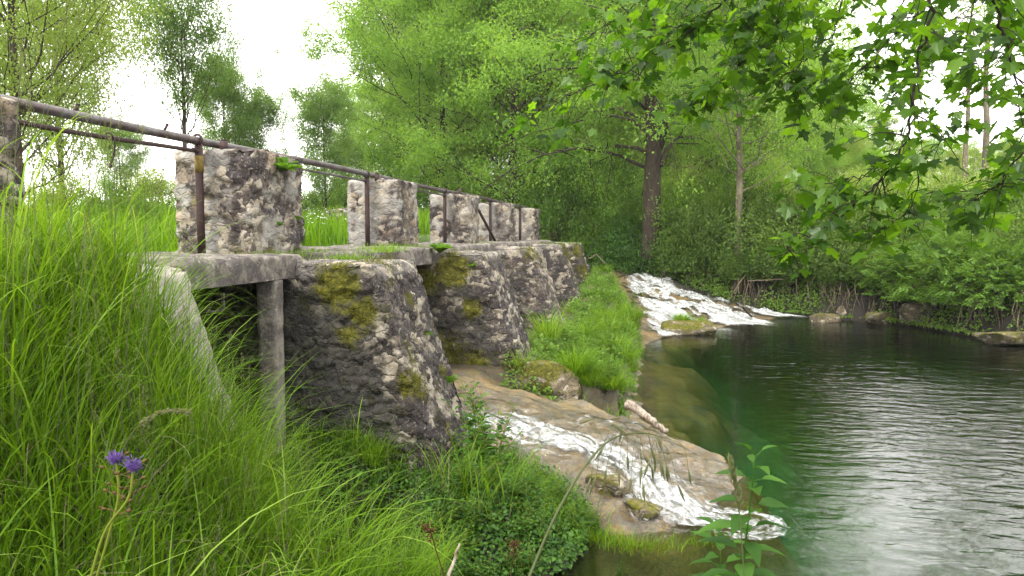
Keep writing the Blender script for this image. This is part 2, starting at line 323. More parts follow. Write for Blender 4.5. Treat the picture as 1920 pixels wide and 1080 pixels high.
# ------------------------------------------------------------------ terrain
BANK = np.array([(-6, 36), (-3.2, 30), (-1.3, 26.6), (1.0, 23.5), (3.67, 22.5), (6.1, 20.5), (7.5, 17.2), (9.5, 12), (11, 4), (12, -8), (12, -60)], float)
def bank_dist(x, y):
    """signed distance beyond the far bank's water line (positive on land)"""
    best = np.full(x.shape, 1e9); sg = np.ones(x.shape)
    for a, b in zip(BANK[:-1], BANK[1:]):
        d = b - a; L = (d ** 2).sum(); tt = np.clip(((x - a[0]) * d[0] + (y - a[1]) * d[1]) / L, 0, 1)
        dx = x - a[0] - tt * d[0]; dy = y - a[1] - tt * d[1]; ds = np.hypot(dx, dy)
        side = np.sign(-(d[0] * (y - a[1]) - d[1] * (x - a[0])) + 1e-12) * -1
        m = ds < best; best = np.where(m, ds, best); sg = np.where(m, side, sg)
    return best * sg
def height(x, y, full=False):
    x = np.asarray(x, float); y = np.asarray(y, float); p = np.stack([x, y, 0 * x], -1).reshape(-1, 3)
    n1 = fbm(p * 1.3, 4, 3).reshape(x.shape); n2 = fbm(p * 5.0, 4, 8).reshape(x.shape); n0 = fbm(p * .25, 3, 5).reshape(x.shape)
    # pool bed and the travertine shelf
    xe = np.interp(y, [4.2, 5.2, 5.6, 5.9, 6.3, 6.8, 7.4, 8.0, 8.6, 9.3, 12, 15.5, 16.8, 40], [-1.2, -.4, -.1, .2, .46, .66, .76, .62, .22, -.32, -.32, -.35, -.1, -.1])
    d = xe - x + n1 * .28 + n2 * .05
    shelf = np.minimum(.205 * d + .04 * np.sqrt(np.clip(d, 0, 9)), .62) + n2 * .05 * sstep(.0, .25, d) + (np.abs(fbm(p * 9, 3, 44)).reshape(x.shape) * -.05 + .012) + n1 * .05 * sstep(.1, .6, d)
    # stepped ledges of the travertine
    led = np.floor((d + n1 * .5) * 2.2) / 2.2; shelf += .05 * (led - d) * sstep(0, .4, d)
    ledge = np.interp(y, [5, 8, 9, 10, 12, 15, 16.5], [-.5, -.4, .3, .55, .8, .55, .3]) + n1 * .25
    bed = -np.interp(-d, [0, .08, .25, .6, 1.5, 4.5], [0, .05, .25, .8, 1.6, 2.1]) * 1.0
    bedl = -np.interp(-d - ledge, [-1, 0, .25, .8, 2, 4.5], [.05, .16, .3, .8, 1.5, 2.0])
    h = np.where(d > 0, shelf, np.maximum(bed, bedl) + n2 * .05)
    nearcut = sstep(5.0, 5.75, y + n1 * .35 + .25 * sstep(-.2, -1.4, x))
    h = h * nearcut + (-.45 + n2 * .05) * (1 - nearcut)
    # grass strip along the foot of the piers
    st = sstep(8.7, 9.15, y + n1 * .3) * sstep(-.22, -.5, x + n1 * .22 + n2 * .06 + .16 * np.clip(y - 16.5, 0, 9)) * sstep(27, 23, y)
    h = np.maximum(h, st * (.40 + .16 * sstep(-.6, -1.5, x) + n1 * .12 + .09 * np.clip(y - 15, 0, 8)) + (1 - st) * -9)
    # upper cascade ramp
    s = (x + .03) * -.83 + (y - 16.74) * .56
    stepn = n1 * .25 + n2 * .12
    ramp = np.minimum(.21 * s, 1.02) + stepn * .75 * sstep(0, .8, s)
    lft = -0.1 - .16 * np.clip(y - 16.5, 0, 12)
    cm = (s > 0) & (y > 15) & (x > lft - 3.0)
    h = np.where(cm, np.maximum(h, ramp), h)
    # bays between the piers and the rest upstream
    bay = sstep(-1.9, -2.3, x) * sstep(5.0, 5.5, y)
    h = h * (1 - bay) + .62 * bay
    # grassy bank on the camera's side
    bk = .85 - .13 * (y - 2.7) + .9 * np.minimum(-x - 1.75, 0) + 1.55 * np.maximum(-x - 1.75, 0) * sstep(-.2, 1.4, y) - 1.05 * np.maximum(y - 3.05, 0) * sstep(-1.3, -1.8, x) + n1 * .1
    bk = np.minimum(bk, 2.0 + n1 * .1 - .75 * np.maximum(y - 3.5, 0) * sstep(-4.4, -3.6, x)); bk = bk - 1.2 * sstep(-1.25, -.95, x) * sstep(1.8, 3.0, y)
    rr = np.hypot(x, y + .2); bk = np.maximum(bk, .95 - .42 * rr)
    bk = np.maximum(bk, np.where(y < 0, (.9 - .3 * np.maximum(np.abs(x - 1.8) - 2.2, 0)) * sstep(0, -1.0, y) - 1.2 * sstep(-1.0, 0, y), -9))
    fade = sstep(5.75, 5.3, y + .18 * n1)
    bk = bk * fade + (-1) * (1 - fade)
    h = np.maximum(h, np.where(bk > -.9, bk, -9))
    # low mound of plants below the first pier
    md = np.exp(-(((x + 1.25) / .62) ** 2 + ((y - 5.35) / .62) ** 2) ** 1.3)
    h = np.maximum(h, md * .55 - .10 - 4 * sstep(.2, .0, md))
    # upstream meadow
    up = sstep(-4.5, -4.75, x)
    mead = 2.05 + n1 * .06 + np.clip((-x - 5) * .02, 0, .4) + np.clip((y - 9) * .035, 0, 1.0) + n0 * .3 * sstep(8, 25, np.abs(y) + np.abs(x))
    h = h * (1 - up) + mead * up
    far = sstep(24, 28.5, y) * sstep(-2.5, -4.0, x); h = h * (1 - far) + mead * far
    # far bank
    bd = bank_dist(x, y)
    fb = np.interp(bd, [-.6, 0, .35, 1.0, 3, 9, 60], [-1.2, -.05, .55, 1.15, 1.55, 1.9, 2.4]) + n1 * .14 * sstep(0, 1, bd) + n0 * .4 * sstep(3, 20, bd)
    h = np.where(bd > -.6, np.maximum(h, fb), h)
    if full:
        return h, d, st, s, bd, up, fade * (bk > h - .02), md
    return h
def H(x, y): return float(height(np.array([float(x)]), np.array([float(y)]))[0])

gx = np.unique(np.concatenate([-5 - np.geomspace(.3, 500, 46) + .3, np.arange(-5, 4.0, .05), np.arange(4.0, 13, .14), 13 + np.geomspace(.2, 500, 40)]))
gy = np.unique(np.concatenate([-1 - np.geomspace(.3, 400, 30) + .3, np.arange(-1, 3.9, .12), np.arange(3.9, 11, .045), np.arange(11, 30, .12), 30 + np.geomspace(.2, 600, 50)]))
X, Y = np.meshgrid(gx, gy)
Z, dsh, stw, scs, bdd, upp, bkk, mdd = height(X, Y, True)
nx, ny = len(gx), len(gy)
ii = (np.arange(ny - 1)[:, None] * nx + np.arange(nx - 1)[None]).reshape(-1)
GF = np.stack([ii, ii + 1, ii + nx + 1, ii + nx], 1)
mdd = np.clip(mdd * 2.5, 0, 1)
w_rock = (1 - sstep(5.75, 5.45, Y) * sstep(-.35, -.8, X)) * (1 - np.clip(upp, 0, 1)) * (1 - np.clip(bkk, 0, 1)) * sstep(-.1, -.9, bdd) * (1 - .75 * stw) * (1 - mdd)
t = NT('ground'); P = t.obj(); wr = t.attr('rock')
sep = t.n('ShaderNodeSeparateXYZ'); t.l(P, sep.inputs[0])
n1 = t.noise(2.2, 6, .65, None, .8); n2 = t.noise(14, 6, .7); n3 = t.noise(.5, 3)
rockc = t.ramp(n1, [(.28, (.10, .085, .06)), (.42, (.30, .22, .11)), (.55, (.42, .33, .19)), (.72, (.36, .33, .28))])
rockc = t.mix(.8, rockc, t.ramp(n2, [(.25, .45), (.5, 1.0), (.75, 1.45)]), 'MULTIPLY')
wet = t.ramp(t.noise(3.1, 5, .7, None, .6), [(.48, 0.0), (.66, 1.0)])
rockc = t.mix(1.0, rockc, (.42, .36, .215), 'MULTIPLY'); rockc = t.mix(t.ramp(t.noise(5.5, 6, .75), [(.42, 0.0), (.60, .8)]), rockc, (.080, .074, .060)); rockc = t.mix(t.math('MULTIPLY', wet, .7), rockc, (.035, .032, .026))
# algae film grows on everything that stays under water
dm = t.ramp(t.math('MULTIPLY', sep.outputs['Z'], -1.0), [(0.0, 0.0), (.04, .6), (.15, 1.0)])
algae = t.ramp(t.noise(1.6, 5, .6, None, .8), [(.32, (.025, .024, .005)), (.45, (.085, .060, .008)), (.62, (.15, .098, .014))])
rockc = t.mix(dm, rockc, algae)
rockc = t.mix(t.ramp(t.math('MULTIPLY', sep.outputs['Z'], -1.0), [(.45, 0.0), (1.2, 1.0)]), rockc, t.ramp(n1, [(.35, (.03, .12, .055)), (.65, (.09, .25, .10))]))
soil = t.ramp(n2, [(.3, (.004, .003, .002)), (.55, (.011, .008, .005)), (.8, (.024, .018, .010))])
soil = t.mix(t.ramp(n3, [(.45, 0.0), (.6, .8)]), soil, t.ramp(n2, [(.3, (.005, .008, .002)), (.7, (.016, .024, .004))]))
green = t.ramp(t.noise(1.1, 5, .7), [(.3, (.03, .055, .008)), (.5, (.05, .09, .012)), (.7, (.08, .115, .018))])
col = t.mix(t.attr('meadow'), t.mix(wr, soil, rockc), green)
hh = t.math('ADD', t.math('MULTIPLY', n2, .5), t.math('MULTIPLY', t.noise(45, 4, .7), .3))
rg = t.math('MULTIPLY_ADD', wr, -.45, .92)
col = t.mix(t.math('MULTIPLY', wr, .75), col, t.ramp(t.noise(33, 6, .75), [(.34, .25), (.5, .95), (.68, 1.5)]), 'MULTIPLY')
M['ground'] = t.done(t.principled(col, rg, t.bump(hh, 1.0, .045), .5))
tag(mk('ground', np.stack([X, Y, Z], -1).reshape(-1, 3), GF, M['ground'], None, True,
    {'rock': w_rock.ravel(), 'meadow': (np.clip(upp + sstep(2.5, 6, bdd), 0, 1)).ravel()}), 'brown travertine shelf, soil bank and meadow ground', kind='structure')

# ------------------------------------------------------------------ pool water: real surface, tinted by an absorbing body of water
t = NT('pool_water')
mp = t.n('ShaderNodeMapping'); mp.inputs['Rotation'].default_value = (0, 0, -TH); mp.inputs['Scale'].default_value = (1.5, 3.4, 1); t.l(t.obj(), mp.inputs[0])
mp2 = t.n('ShaderNodeMapping'); mp2.inputs['Rotation'].default_value = (0, 0, -TH - .35); mp2.inputs['Scale'].default_value = (1.0, 2.2, 1); t.l(t.obj(), mp2.inputs[0])
w1 = t.noise(1.7, 2, .45, mp.outputs[0], .5); w2 = t.noise(9.0, 3, .55, mp2.outputs[0], .4); w3 = t.noise(.45, 2)
hh = t.math('ADD', t.math('MULTIPLY', w1, 1.0), t.math('MULTIPLY', w2, .16))
sp_ = t.n('ShaderNodeSeparateXYZ'); t.l(t.obj(), sp_.inputs[0])
def mr(v, a, b, c, d):
    n_ = t.n('ShaderNodeMapRange', interpolation_type='SMOOTHSTEP'); t.l(v, n_.inputs[0])
    for q_, w_ in zip((1, 2, 3, 4), (a, b, c, d)): n_.inputs[q_].default_value = w_
    return n_.outputs[0]
calm = t.math('MULTIPLY_ADD', t.math('MULTIPLY', mr(sp_.outputs['X'], .5, 3.8, 0, 1), mr(sp_.outputs['Y'], 9, 17, 1, .3)), .85, .17)
hh = t.math('MULTIPLY', hh, t.math('MULTIPLY', calm, t.ramp(w3, [(.3, .7), (.65, 1.2)]))); nrm = t.bump(hh, 1.0, .036)
fr = t.n('ShaderNodeFresnel'); fr.inputs['IOR'].default_value = 1.45; t.l(nrm, fr.inputs['Normal'])
gl = t.n('ShaderNodeBsdfGlossy'); gl.inputs['Roughness'].default_value = .0; t.l(nrm, gl.inputs['Normal'])
trn = t.n('ShaderNodeBsdfTransparent'); trn.inputs[0].default_value = (.93, .97, .95, 1)
mx = t.n('ShaderNodeMixShader'); t.l(t.math('MULTIPLY_ADD', fr.outputs[0], 1.0, .01), mx.inputs[0]); t.l(trn.outputs[0], mx.inputs[1]); t.l(gl.outputs[0], mx.inputs[2])
va = t.n('ShaderNodeVolumeAbsorption'); va.inputs['Color'].default_value = (.12, .50, .30, 1); va.inputs['Density'].default_value = .62
M['water'] = t.done(mx.outputs[0], va.outputs[0])
wx = np.array([-1.3, 14.]); wy = np.array([-30., 34.])
Vw = [(x, y, z) for z in (0.0, -3.2) for y in wy for x in wx]
tag(mk('water', np.array(Vw), np.array([[0, 1, 3, 2], [4, 6, 7, 5], [0, 4, 5, 1], [2, 3, 7, 6], [0, 2, 6, 4], [1, 5, 7, 3]]), M['water'], None, False), 'clear green pool rippling below the weir', kind='structure')

# white water: foam streaks in flow coordinates over a clear film
def foam_mat(name, su, sv, thr):
    t = NT(name); u = t.attr('fu'); v = t.attr('fv'); am = t.attr('foam')
    cb = t.n('ShaderNodeCombineXYZ'); t.l(t.math('MULTIPLY', u, su), cb.inputs[0]); t.l(t.math('MULTIPLY', v, sv), cb.inputs[1])
    n = t.noise(1.0, 7, .68, cb.outputs[0], .7); n2 = t.noise(16, 5, .7, None, .5)
    nn = t.math('ADD', t.math('MULTIPLY', n, .72), t.math('MULTIPLY', n2, .28))
    f = t.math('ADD', nn, t.math('MULTIPLY_ADD', am, .36, -.27))
    fm = t.ramp(f, [(thr - .03, 0.0), (thr + .06, .55), (thr + .17, 1.0)])
    nrm = t.bump(t.math('ADD', t.math('MULTIPLY', n, .7), t.math('MULTIPLY', n2, .4)), .7, .05)
    foam = t.principled(t.ramp(n2, [(.30, (.12, .14, .14)), (.45, (.27, .29, .295)), (.62, (.50, .51, .52))]), .85, nrm, .15)
    fr = t.n('ShaderNodeFresnel'); fr.inputs[0].default_value = 1.33; t.l(nrm, fr.inputs['Normal'])
    gl = t.n('ShaderNodeBsdfGlossy'); gl.inputs['Roughness'].default_value = .08; t.l(nrm, gl.inputs['Normal'])
    tr = t.n('ShaderNodeBsdfTransparent'); tr.inputs[0].default_value = (.90, .93, .90, 1)
    tr.inputs[0].default_value = (1, 1, 1, 1); a = t.n('ShaderNodeMixShader'); t.l(t.math('MULTIPLY', fr.outputs[0], t.attr('film')), a.inputs[0]); t.l(tr.outputs[0], a.inputs[1]); t.l(gl.outputs[0], a.inputs[2])
    b = t.n('ShaderNodeMixShader'); t.l(fm, b.inputs[0]); t.l(a.outputs[0], b.inputs[1]); t.l(foam, b.inputs[2])
    return t.done(b.outputs[0])
M['foam'] = foam_mat('white_water', 2.4, 10.0, .535)
M['foam_far'] = foam_mat('white_water_steep', 1.0, 3.6, .50)

def path_coords(x, y, path):
    best = np.full(x.shape, 1e9); U = np.zeros(x.shape); acc = 0; V = np.zeros(x.shape)
    for a, b in zip(path[:-1], path[1:]):
        d = b - a; L = np.hypot(*d); tt = np.clip(((x - a[0]) * d[0] + (y - a[1]) * d[1]) / L ** 2, 0, 1)
        dx = x - a[0] - tt * d[0]; dy = y - a[1] - tt * d[1]; ds = np.hypot(dx, dy); sg = np.sign(d[0] * dy - d[1] * dx)
        m = ds < best; best = np.where(m, ds, best); U = np.where(m, acc + tt * L, U); V = np.where(m, ds * sg, V); acc += L
    return U, V
# lower stream over the shelf
mp_ = smooth_path([Pz(860, 770, .66)[:2], Pz(935, 795, .5)[:2], Pz(1020, 818, .42)[:2], Pz(1120, 850, .30)[:2], Pz(1205, 885, .22)[:2], Pz(1270, 940, .12)[:2], Pz(1340, 978, .02)[:2], Pz(1400, 992, .0)[:2]], 5)
pa_ = smooth_path([Pz(900, 778, .6)[:2], Pz(980, 785, .5)[:2], Pz(1050, 800, .42)[:2], Pz(1110, 818, .3)[:2], Pz(1200, 806, .2)[:2]], 5)
pb_ = smooth_path([Pz(1080, 860, .3)[:2], Pz(1130, 905, .2)[:2], Pz(1170, 945, .12)[:2], Pz(1185, 975, .02)[:2]], 5)
sx = np.arange(-2.9, 1.9, .035); sy = np.arange(4.9, 9.3, .035); SX, SY = np.meshgrid(sx, sy)
U0, V0 = path_coords(SX, SY, mp_); U1, V1 = path_coords(SX, SY, pa_); U2, V2 = path_coords(SX, SY, pb_)
wid = np.interp(U0, [0, .8, 1.6, 2.6, 3.4, 4.4], [.34, .42, .42, .36, .40, .75])
fo = .98 * np.exp(-(V0 / wid / 1.5) ** 2) * np.interp(U0, [0, 3.4, 3.9, 4.2], [1, 1, .7, .3])
fo = np.maximum(fo, .75 * np.exp(-(V1 / .07) ** 2)); fo = np.maximum(fo, .7 * np.exp(-(V2 / .09) ** 2))
film = np.maximum(np.exp(-(V0 / (wid * 2.9)) ** 4), np.exp(-(V1 / .3) ** 4))
hs = height(SX, SY); pp = np.stack([SX, SY, 0 * SX], -1).reshape(-1, 3)
rough = fbm(pp * 9, 4, 31).reshape(SX.shape)
SZ = np.maximum(hs, 0.0) + .004 + (.035 * fo + .012 * film) * (1 + .9 * rough)
keep = (film > .12) & (SX < 1.7) & ((hs > .005) | (fo > .25))
fo = fo * np.where(hs > .005, 1, sstep(.2, .6, fo))
nx2 = len(sx); ii = (np.arange(len(sy) - 1)[:, None] * nx2 + np.arange(nx2 - 1)[None])
kq = keep[:-1, :-1] & keep[1:, :-1] & keep[:-1, 1:] & keep[1:, 1:]
q = ii[kq]; SF = np.stack([q, q + 1, q + nx2 + 1, q + nx2], 1)
tag(mk('water_stream', np.stack([SX, SY, SZ], -1).reshape(-1, 3), SF, M['foam'], None, True, {'fu': U0.ravel(), 'fv': V0.ravel(), 'foam': fo.ravel(), 'film': (np.clip(film, 0, 1) * (hs > .005)).ravel()}), 'white stream running down the travertine shelf into the pool', kind='structure')
# upper cascade
sx = np.arange(-4.2, 6.2, .07); sy = np.arange(14.8, 28.5, .07); SX, SY = np.meshgrid(sx, sy)
hs = height(SX, SY); s = (SX + .03) * -.83 + (SY - 16.74) * .56; al = (SX + .03) * .56 + (SY - 16.74) * .83
bd = bank_dist(SX, SY); lft = -0.2 - .16 * np.clip(SY - 16.5, 0, 12)
pp = np.stack([SX * 2.2, SY * 2.2, 0 * SX], -1).reshape(-1, 3); rough = fbm(pp, 5, 77).reshape(SX.shape)
clump = np.exp(-(((SX - .85) / .55) ** 2 + ((SY - 18.2) / .75) ** 2) ** 2)
fo = sstep(-1.7, .1, s) * sstep(.05, -.5, bd + .2 * rough) * sstep(lft - .1, lft + .5, SX)
toe = np.interp(al, [0, 1.0, 2.2, 4, 6.5], [.35, .5, 1.5, 2.0, 1.7]); fo = fo * sstep(-toe, -toe * .3 + .1, s) * (1 - clump)
fo *= np.where(s > 0, 1.0, .85 + .35 * sstep(2.5, 4, al)); pr = np.stack([SX * .9, SY * .9, 0 * SX], -1).reshape(-1, 3); fo *= 1 - .55 * sstep(-.02, .22, fbm(pr, 3, 12).reshape(SX.shape))
dry = sstep(.08, .24, rough) * sstep(1.2, 2.6, s) * sstep(.2, -.6, np.abs(al - 4.3) - 1.2)
fo *= 1 - dry * .9
SZ = np.where(s > 0, np.maximum(hs, 0) + .05 + .09 * rough * sstep(0, .6, s), .012 + np.clip(.05 * fo + .04 * rough * fo, 0, .2)) - dry * .14 - clump * .2
keep = (fo > .04) & (SX > lft - .25) & (bd < .1)
nx2 = len(sx); ii = (np.arange(len(sy) - 1)[:, None] * nx2 + np.arange(nx2 - 1)[None])
kq = keep[:-1, :-1] & keep[1:, :-1] & keep[:-1, 1:] & keep[1:, 1:]
q = ii[kq]; SF = np.stack([q, q + 1, q + nx2 + 1, q + nx2], 1)
tag(mk('water_cascade', np.stack([SX, SY, SZ], -1).reshape(-1, 3), SF, M['foam_far'], None, True, {'fu': -s.ravel(), 'fv': al.ravel(), 'foam': fo.ravel(), 'film': sstep(.1, .4, s).ravel()}), 'wide white cascade tumbling into the far end of the pool', kind='structure')

# ------------------------------------------------------------------ masonry
def block(name, c, res, mat, parent=None, cs=(.24, .24, .13), seed=0, amp=.028, moss=(), plaster=None, chip=.03, edge_w=.07, painted_shade=None):
    """stone block from 8 corners (bottom 0-3 ccw, top 4-7), welded, chipped and displaced stone by stone"""
    c = np.asarray(c, float); quads = [(0, 1, 5, 4), (1, 2, 6, 5), (2, 3, 7, 6), (3, 0, 4, 7), (4, 5, 6, 7)]
    Vs = []; Fs = []; Es = []; n0 = 0
    for q in quads:
        a, b, d, e = c[list(q)]
        nu = max(2, int(round(max(np.linalg.norm(b - a), np.linalg.norm(d - e)) / res))); nv = max(2, int(round(max(np.linalg.norm(e - a), np.linalg.norm(d - b)) / res)))
        u, v = np.meshgrid(np.linspace(0, 1, nu + 1), np.linspace(0, 1, nv + 1))
        P = (1 - u)[..., None] * ((1 - v)[..., None] * a + v[..., None] * e) + u[..., None] * ((1 - v)[..., None] * b + v[..., None] * d)
        Lu = np.linalg.norm(b - a); Lv = np.linalg.norm(e - a)
        Es.append(np.minimum(np.minimum(u, 1 - u) * Lu, (1 - v) * Lv if q != (4, 5, 6, 7) else np.minimum(v, 1 - v) * Lv).ravel())
        Vs.append(P.reshape(-1, 3)); i = (np.arange(nv)[:, None] * (nu + 1) + np.arange(nu)[None]).reshape(-1) + n0
        Fs.append(np.stack([i, i + 1, i + nu + 2, i + nu + 1], 1)); n0 += (nu + 1) * (nv + 1)
    V = np.concatenate(Vs); F = np.concatenate(Fs); E = np.concatenate(Es)
    key = np.round(V * 2000).astype(np.int64); _, first, inv = np.unique(key, axis=0, return_index=True, return_inverse=True); inv = inv.ravel()
    V = V[first]; F = inv[F]; E2 = np.full(len(V), 9.0); np.minimum.at(E2, inv, E)
    F = F[(F[:, 0] != F[:, 1]) & (F[:, 1] != F[:, 2])]
    fn = np.cross(V[F[:, 1]] - V[F[:, 0]], V[F[:, 3]] - V[F[:, 0]]); Nn = np.zeros_like(V)
    for k in range(4): np.add.at(Nn, F[:, k], fn)
    Nn = norm(Nn)
    wv = V + .05 * np.stack([fbm(V * 5 + 7 * k, 2, seed + k) for k in range(3)], 1) + .035 * np.stack([fbm(V * 16 + 7 * k, 3, seed + k + 5) for k in range(3)], 1)
    f1, f2, cid = worley(wv / np.array(cs), seed)
    ed = np.clip((f2 - f1) / edge_w / 2.2, 0, 1); n = fbm(V * 9, 4, seed + 20); nb = fbm(V * 2.2, 3, seed + 30)
    pl = np.zeros(len(V)) if plaster is None else plaster(V, n, nb)
    n3 = np.abs(fbm(V * 14, 3, seed + 41)); disp = (amp * .7 * (sstep(0, 1, ed) - .6) + amp * 1.5 * (cid - .5)) * (1 - .75 * pl) + amp * .5 * n + amp * 1.0 * nb - amp * .7 * n3
    V2 = V + Nn * disp[:, None] - Nn * (chip * np.exp(-E2 / (chip * 1.1)) * (1 + 1.2 * n + .8 * nb))[:, None]
    ms = np.zeros(len(V))
    for (mx_, my_, mz_, r, w) in moss: ms = np.maximum(ms, w * np.exp(-((V - A(mx_, my_, mz_)) ** 2).sum(1) / r ** 2))
    o = mk(name, V2, F, mat, parent, True, {'cell': cid, 'edge': ed, 'moss': ms, 'plaster': pl, 'painted_shade': np.zeros(len(V)) if painted_shade is None else painted_shade(V)})
    return o, V2, Nn, F, ms
def box8(x0, x1, y0, y1, z0, z1): return [(x0, y0, z0), (x1, y0, z0), (x1, y1, z0), (x0, y1, z0), (x0, y0, z1), (x1, y0, z1), (x1, y1, z1), (x0, y1, z1)]
def moss_fuzz(name, V, Nn, ms, parent, count, seed, L=.02, mat='moss', thr=.5):
    g = np.random.default_rng(seed); w = ms + 1.25 * fbm(V * 9, 5, 60) + g.normal(0, .12, len(V)); idx = np.where(w > thr)[0]
    if len(idx) < 5: return None
    k = g.choice(idx, count); B = V[k] + g.normal(0, .008, (count, 3)); D = norm(Nn[k] + g.normal(0, .75, (count, 3)) + A(0, 0, .3))
    VV, F, r = leaf_quads(B, D, rdir(count, g), g.uniform(.5, 1.4, count) * L, g.uniform(.4, .8, count) * L, np.clip(g.normal(.5, .25, count) + .3 * fbm(V[k] * 9, 2, 5), 0, 1))
    return mk(name, VV, F, M[mat], parent, False, {'rnd': r})

PY0 = [5.55, 9.28, 13.03, 16.78, 20.52]
plabels = ['nearest and largest sloping stone pier with thick yellow moss down its front corner',
           'second sloping stone pier with moss under its top corner and a fern at its edge',
           'third sloping stone pier, dark and rough, between the mossy second and the fourth',
           'fourth sloping stone pier, with orange moss at its top far edge',
           'farthest and smallest sloping stone pier, beside the tall grass at the cascade']
mossA = [(-2.5, 5.55, 1.9, .22, 1.1), (-2.3, 5.55, 1.68, .17, 1.0), (-2.42, 5.55, 1.5, .15, .75), (-2.05, 5.7, 1.28, .16, .95), (-1.98, 5.75, .98, .16, 1.15), (-1.93, 5.62, 1.12, .15, 1.0),
         (-1.9, 5.9, .78, .14, .8), (-2.1, 6.1, 1.75, .12, .75), (-1.78, 6.0, .62, .15, .7), (-2.3, 5.9, 2.05, .2, .6), (-1.85, 6.35, 1.1, .1, .75), (-2.15, 5.85, 1.5, .13, .7)]
mossB = [(-2.6, 9.28, 1.85, .27, 1.1), (-2.95, 9.28, 1.7, .25, .9), (-2.35, 9.3, 1.35, .17, .95), (-2.3, 9.3, .62, .25, .9), (-1.8, 9.35, .5, .28, 1.0), (-2.7, 9.28, .7, .4, .8)]
mossC = [(-2.2, 13.1, 2.0, .25, .7), (-2.0, 13.5, 1.9, .2, .5)]
mossD = [(-2.15, 17.4, 1.95, .3, 1.0), (-2.1, 17.7, 1.7, .22, .9)]
mossE = [(-2.15, 20.6, 1.9, .3, .9), (-1.95, 20.6, 1.3, .35, .8)]
for i, y0 in enumerate(PY0):
    y1 = y0 + 1.06; zt = 2.07; res = [.019, .026, .035, .045, .05][i]
    root = thing('stone_pier', plabels[i], 'weir pier', (0, 0, 0), 0, 'sloping stone piers of the old weir')
    # buttress: sloping downstream face
    c = [(-4.6, y0, -.3), (-1.40, y0, -.3), (-1.40, y1, -.3), (-4.6, y1, -.3), (-4.6, y0, zt), (-2.2, y0, zt), (-2.2, y1, zt), (-4.6, y1, zt)]
    ms = [mossA, mossB, mossC, mossD, mossE][i]
    pls = lambda V, n, nb: .55 * sstep(1.93, 2.0, V[:, 2] + .06 * nb)
    o, V2, Nn, F, mv = block('buttress', c, res, M['stone_dark'] if i != 2 else M['stone'], root, (.17, .17, .10) if i != 2 else (.26, .2, .12), 100 + i * 17, [.025, .026, .026, .028, .028][i], ms, pls, .028, .07, lambda V, y0=y0: sstep(.06, .0, V[:, 1] - y0) * sstep(-2.1, -2.55, V[:, 0] + .30 * (V[:, 2] - 2.07) * 1.0 + .0) * sstep(2.05, 1.75, V[:, 2]) * [.72, .55, .45, .4, .4][i])  # near face darkened towards the deck side, as painted shade
    moss_fuzz('moss', V2, Nn, mv, root, [13000, 7000, 1500, 1500, 1000][i], 40 + i, [.012, .017, .025, .03, .035][i])
    # pillar above the deck
    yp0 = y0 + .36; yp1 = y0 + 1.33 - .12 * (i > 0)
    def plf(V, n, nb, yp0=yp0, i=i):
        gate = sstep(-3.72, -3.80, V[:, 0] + .07 * nb + .03 * n) * sstep(.12, .02, V[:, 1] - yp0)
        side = sstep(.16, .26, nb + .5 * n) * .85
        return np.clip(np.maximum(gate * sstep(-.2, -.08, nb + n * .7), side * (.9 if i in (0, 1) else .6)), 0, 1)
    zt2 = 3.04
    c = box8(-4.2, -3.44, yp0, yp1, 2.04, zt2)
    ms = [(-3.95, yp0, 2.62, .12, .5), (-3.62, yp0 + .1, 2.16, .16, .7), (-3.44, yp0 + .3, 2.1, .2, .6)] if i < 2 else []
    block('pillar', c, max(res, .022), M['stone'], root, (.21, .21, .12), 300 + i * 13, .03, ms, plf, .02)
    # smooth cement cap on the corner of the first pillar
# abutment on the near side
root = thing('abutment', 'pale rendered near abutment slope half hidden behind the tall grass', 'abutment')
c = [(-4.6, 1.4, .2), (-2.13, 1.4, .2), (-2.13, 4.04, .2), (-4.6, 4.04, .2), (-4.6, 1.4, 2.11), (-2.78, 1.4, 2.11), (-2.78, 4.04, 2.11), (-4.6, 4.04, 2.11)]
block('buttress', c, .03, M['plaster'], root, (.3, .3, .2), 900, .045, [], lambda V, n, nb: .5 + 0 * n, .045)
c = box8(-4.2, -3.44, 2.3, 3.56, 2.04, 3.03)
block('pillar', c, .03, M['stone'], root, (.26, .26, .2), 930, .035, [], None, .03)
# deck slabs
slabs = [(4.06, 5.70, 'nearest thick deck slab, over the dark opening behind the tall grass', .185),
         (6.50, 9.40, 'second deck slab, running from the first pier to the mossy second pier', .21),
         (10.22, 13.15, 'third deck slab, a grey slab between the second and third piers', .21),
         (13.97, 16.9, 'fourth deck slab, short in view behind the third pier', .21),
         (17.72, 20.64, 'fifth deck slab, farthest along the weir', .27)]
for i, (a, b, lab, th_) in enumerate(slabs):
    o, *_ = block('deck_slab', box8(-4.75, -2.86 + .02 * (i % 2), a, b, 2.14 - th_, 2.14), .03 if i < 2 else .06, M['concrete'], None, (.3, .3, .3), 500 + i, .020, [(-2.9, 7.6, 2.14, .3, .7)] if i == 1 else [], lambda V, n, nb: .15 + 0 * n, .018)
    tag(o, lab, 'deck slab', 'deck slabs between the piers')
